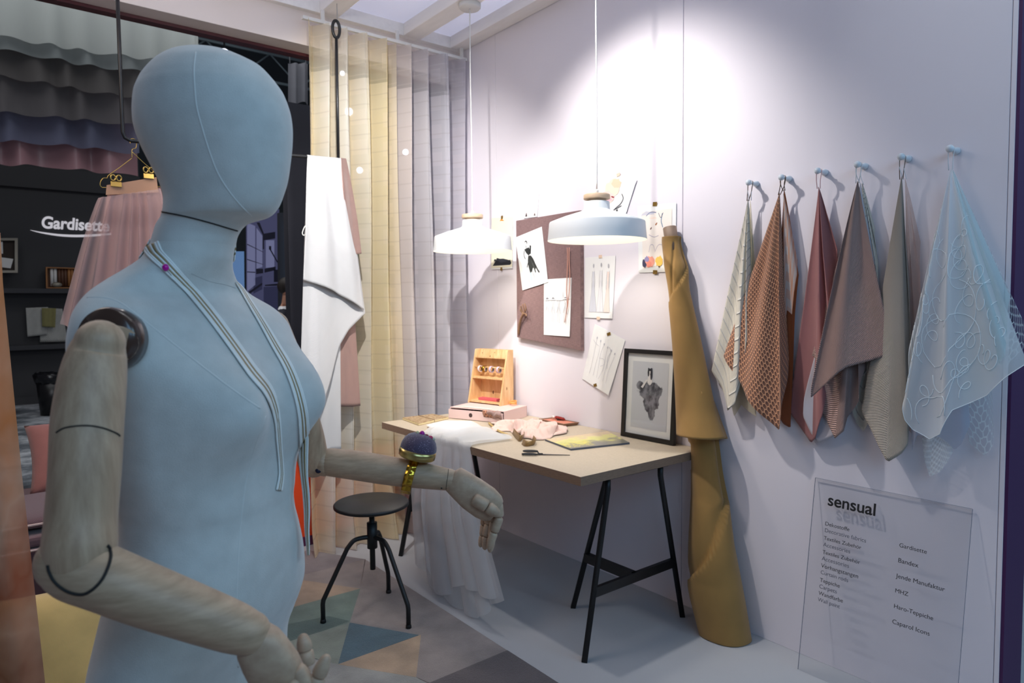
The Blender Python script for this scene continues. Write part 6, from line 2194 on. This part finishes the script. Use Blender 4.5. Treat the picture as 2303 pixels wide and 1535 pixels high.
b = MB()
over_bar(b, aty((690, 357), RY).x, aty((764, 358), RY).x, None, None, [(682, 629), (700, 634), (728, 644), (753, 655), (775, 668), (800, 684), (821, 697)], -0.055, 2.2, .013)
fn2 = over_bar(b, aty((692, 357), RY).x, aty((766, 358), RY).x, None, None, [(676, 860), (690, 930), (715, 940), (745, 850), (764, 778), (785, 740), (820, 704)], -0.022, 1.6, .007, ph=1)
fn3 = over_bar(b, aty((693, 357), RY).x, aty((766, 358), RY).x, None, None, [(702, 1040), (720, 1030), (745, 1014), (767, 1012)], 0.016, 1.6, .003, ph=2)
tag(solid(b.build('white_cloth', m_wcl, None, False), 0.0018), 'long white cloth folded over the black hanging rail', 'fabric')
b = MB()
over_bar(b, aty((765, 358), RY).x, aty((777, 360), RY).x, None, None, [(775, 520), (797, 572), (813, 570)], -0.040, 1.0, .004)
over_bar(b, aty((764, 358), RY).x, aty((777, 360), RY).x, None, None, [(765, 914), (790, 914), (811, 912)], 0.022, 1.2, .004)
tag(solid(b.build('rose_cloth', m_pcl, None, False), 0.003), 'rose brown boucle cloth hanging on the rail behind the white one', 'fabric')
P = smooth_path([aty(p, RY - .03) for p in ((692, 470), (690, 500), (684, 512), (680, 524), (684, 529), (690, 520), (691, 500))], 5)
tag(MB().tube(P, 0.0028, 8).build('cord_loop', mat('white_cord', (0, 0, 0))), 'small white cord loop dangling beside the white cloth', 'cord')

# gold hanger with clipped skirt
m_wire = mat('brass_wire', (190, 156, 84), 0.3, 0.9)
hz = lambda X, Y, d=0.0: aty((X / 3.654, Y / 3.654), RY + d)
hg = thing('wire_hanger', 'brass wire hanger hooked on the black rail above the pink skirt', 'hanger', hz(1085, 1300))
xc_ = hz(1095, 1140).x
top_ = V((xc_, RY, barz(xc_) + 0.0105))
P = smooth_path([V((xc_ - 0.014, RY - .004, barz(xc_) - 0.014)), V((xc_ - 0.0125, RY - .002, barz(xc_) + 0.004)), top_, V((xc_ + 0.0125, RY + .002, barz(xc_))), V((xc_ + 0.010, RY, barz(xc_) - 0.03)), hz(1086, 1230), hz(1085, 1296)], 6)
MB().tube(P, 0.0016, 8).build('hook', m_wire, hg)
apx, la, lb_, ra_ = hz(1085, 1298), hz(885, 1450), hz(828, 1530), V((0, 0, 0))
mir = lambda p: V((2 * apx.x - p.x, RY, p.z + 0.03))
left = [apx, hz(980, 1378), hz(892, 1440), hz(880, 1462), hz(852, 1462), hz(830, 1485), hz(822, 1520), hz(840, 1540)]
P = smooth_path(left, 4)
Pr = [mir(p) for p in P]
MB().tube(P + [mir(P[-1])] + Pr[::-1], 0.0016, 8).build('wire', m_wire, hg)
hd = [aty(p, RY - .004) for p in ((240, 416), (352, 398), (356, 432), (238, 438))]
hd2 = V((mir(hd[0]).x, RY - .004, hd[1].z))
o = MB().slab(hd, (0, 0.003, 0)).build('card_header', mat('kraft_card', (190, 146, 116), 0.8))
tag(o, 'kraft card header clipped on the brass hanger above the pink skirt', 'card')
for px, py, lab in ((261, 411, 'brass clip on the card header, farther from the mannequin head'), (334, 393, 'brass clip on the card header beside the mannequin head')):
    c = aty((px, py), RY - 0.006)
    cl = thing('binder_clip', lab, 'clip', c - V((0, 0, .02)), 'clips on the hanger')
    MB().hexa([c + V((x * .022, y, z)) for z, yy in ((-.018, .010), (.006, .002)) for y in (-yy, yy) for x in (-1, 1)], bevel=.001).build('jaw', m_wire, cl)
    for s_ in (-1, 1):
        P = [c + V((s_ * .006 + .010 * math.cos(a) + s_ * .006, -.004, .022 + .013 * math.sin(a))) for a in [2 * pi * i / 18 for i in range(19)]]
        MB().tube(P, 0.0032, 8).build('lever', m_wire, cl)

m_skirt = sheer('pink_tulle', (236, 206, 202), .42, .4)
m_skirt2 = sheer('peach_tulle', (230, 182, 172), .55, .4)
def skirt(label, m, T0, T1, hem, y0, folds, fd, nu=110):
    H = [aty(p, y0) for p in hem]
    A_, B_ = aty(T0, y0), aty(T1, y0)
    def fn(u, v):
        T_ = A_.lerp(B_, u)
        q = plen(H, u)
        a = u * folds * 2 * pi + 1.5 * math.sin(u * 11)
        am = fd * (0.35 + .65 * v)
        return V((lerp(T_.x, q.x, v ** .85) + am * .3 * math.sin(a), y0 + am * math.cos(a) - .012 * math.sin(pi * min(1, v * 5)) , lerp(T_.z, q.z, v)))
    o = MB().grid(fn, nu, 50, .8, .8).build('tulle_skirt', m, None, False)
    tag(o, label, 'skirt', 'tulle skirts on the hanger')
skirt('peach pink tulle skirt layer hanging under the card header', m_skirt2, (243, 432), (368, 420), [(200, 760), (250, 790), (330, 800), (420, 790)], RY + .018, 8, .016)
skirt('pale pink outer tulle skirt layer flaring to the left under the card header', m_skirt, (222, 444), (362, 424), [(136, 728), (160, 740), (200, 760), (260, 790), (330, 800), (420, 790)], RY - .05, 7, .022)

# ================================================================ foreground curtain at the left edge
t = NT('peach_print')
u, v, _ = t.sep('UV')
n1 = t.noise(2.2, 'UV', 4, stretch=(1.2, 1.6, 1))
ff = t.math('ADD', t.math('MULTIPLY', v, 1.0), t.math('MULTIPLY', t.math('SUBTRACT', n1, .5), 1.1))
k = t.ramp(ff, [(0.05, (222, 172, 138)), (0.22, (206, 142, 92)), (0.36, (212, 176, 150)), (0.5, (176, 112, 84)), (0.66, (196, 156, 134)), (0.8, (140, 92, 78)), (0.95, (178, 142, 126))])
m_fcur = t.done(sheer_mix(t, k, .92, .35))
yf_ = 1.75
He = [aty(p, yf_) for p in ((2, 520), (8, 640), (20, 760), (36, 920), (52, 1080), (72, 1260), (92, 1440), (110, 1600), (128, 1800))]
def fcur(u, v):
    e = plen(He, v)
    a = u * 3.2 * 2 * pi
    w_ = lerp(.30, .42, v)
    return V((e.x - w_ * (1 - u), yf_ + .035 * math.sin(a) + 0.1 * (1 - u), e.z))
tag(MB().grid(fcur, 60, 60, .6, .9).build('printed_curtain', m_fcur, None, False), 'peach and brown printed curtain at the left edge of the foreground', 'curtain')
tag(MB().rod(fcur(0, 0) + V((0, .0, 0)), fcur(0, 0) + V((0, 0, 3.15 - fcur(0, 0).z)), .012).build('curtain_pole', WHITE), 'white pole carrying the printed foreground curtain', 'pole')

# ================================================================ daybed and cushions behind the mannequin
m_seat = cloth('mauve_seat', (112, 84, 88), period=.006, sheen=.3)
m_plum = cloth('plum_seat', (78, 52, 60), period=.006, sheen=.3)
m_pipe = mat('pale_piping', (206, 180, 172), 0.7)
DBX = 0.80
db = thing('daybed', 'low mauve daybed with pale piping under the opening, behind the mannequin', 'daybed', V((0.35, 3.5, 0)))
yfb = 3.02
z1 = zat(aty((78, 1236), yfb).x, yfb, 1236)
z0_ = zat(aty((75, 1203), yfb + .02).x, yfb + .02, 1203)
MB().box((-1.2, yfb, 0.05), (DBX, 3.94, z1 - 0.003), bevel=0.01).build('base', m_plum, db)
MB().box((-1.18, yfb + 0.03, z1 - 0.001), (DBX - .01, 3.93, z0_ - 0.012), bevel=0.012).build('mattress', m_seat, db)
MB().rod((-1.2, yfb - 0.004, z1), (DBX, yfb - 0.004, z1), 0.004, 8).build('piping', m_pipe, db)
zc0 = z0_ - 0.011
for x in (-1.0, 0.0, 0.70):
    MB().box((x, yfb + 0.05, 0), (x + 0.05, yfb + 0.1, 0.0505)).build('foot', BLACK, db)
    

def pillow(name, label, c, ex, ez, ey, w_, h_, d_, m, pipe=None, cat='cushion', group=None):
    c, ex, ey, ez = V(c), V(ex).normalized(), V(ey).normalized(), V(ez).normalized()
    th_ = thing(name, label, cat, c - ez * h_ / 2, group)
    def sh(s_):
        def fn(u, v):
            a, g = 2 * u - 1, 2 * v - 1
            k_ = ((1 - a ** 4) * (1 - g ** 4)) ** .5 if abs(a) < 1 and abs(g) < 1 else 0
            pin = 1 - .07 * (1 - abs(a)) * 0 - .06 * (1 - g * g) * abs(a) ** 3
            pz = 1 - .06 * (1 - a * a) * abs(g) ** 3
            return c + ex * a * pin * w_ / 2 + ez * g * pz * h_ / 2 + ey * s_ * k_ * d_ / 2 * (1 + .05 * math.sin(a * 7 + g * 3))
        return fn
    b = MB().grid(sh(1), 28, 28, w_, h_).grid(sh(-1), 28, 28, w_, h_)
    bmesh.ops.remove_doubles(b.b, verts=b.b.verts, dist=1e-5)
    b.build('cover', m, th_)
    if pipe:
        f = sh(0)
        P = [f(i / 20, 0) for i in range(20)] + [f(1, i / 20) for i in range(20)] + [f(1 - i / 20, 1) for i in range(20)] + [f(0, 1 - i / 20) for i in range(21)]
        MB().tube(P, .005, 8).build('piping', pipe, th_)
    return th_


cpk = cloth('rose_cushion', (172, 110, 100), period=.005, sheen=.3)
pillow('cushion', 'dusty rose cushion leaning on the orange low wall, on the daybed', (0.46, 3.72, zc0 + .165), (1, -.1, 0), (0, .62, .78), (0.1, .78, -.62), .62, .36, .13, cpk)
pillow('cushion', 'flat pinkish cushion with pale piping lying on the daybed', (0.34, 3.33, zc0 + .035), (1, 0, 0), (0, 1, 0), (0, 0, 1), .9, .5, .062, m_seat, m_pipe)
yc_ = cloth('yellow_cushion', (222, 192, 124), period=.004, sheen=.3)
q = [aty(p, 2.2) for p in ((86, 1360), (212, 1362), (150, 1548))]
pillow('cushion', 'yellow cushion standing on the floor before the daybed', (aty((128, 1460), 2.45).x, 2.75, 0.243), (1, -.05, 0), (0, .35, .94), (0.05, .94, -.35), .46, .50, .17, yc_)
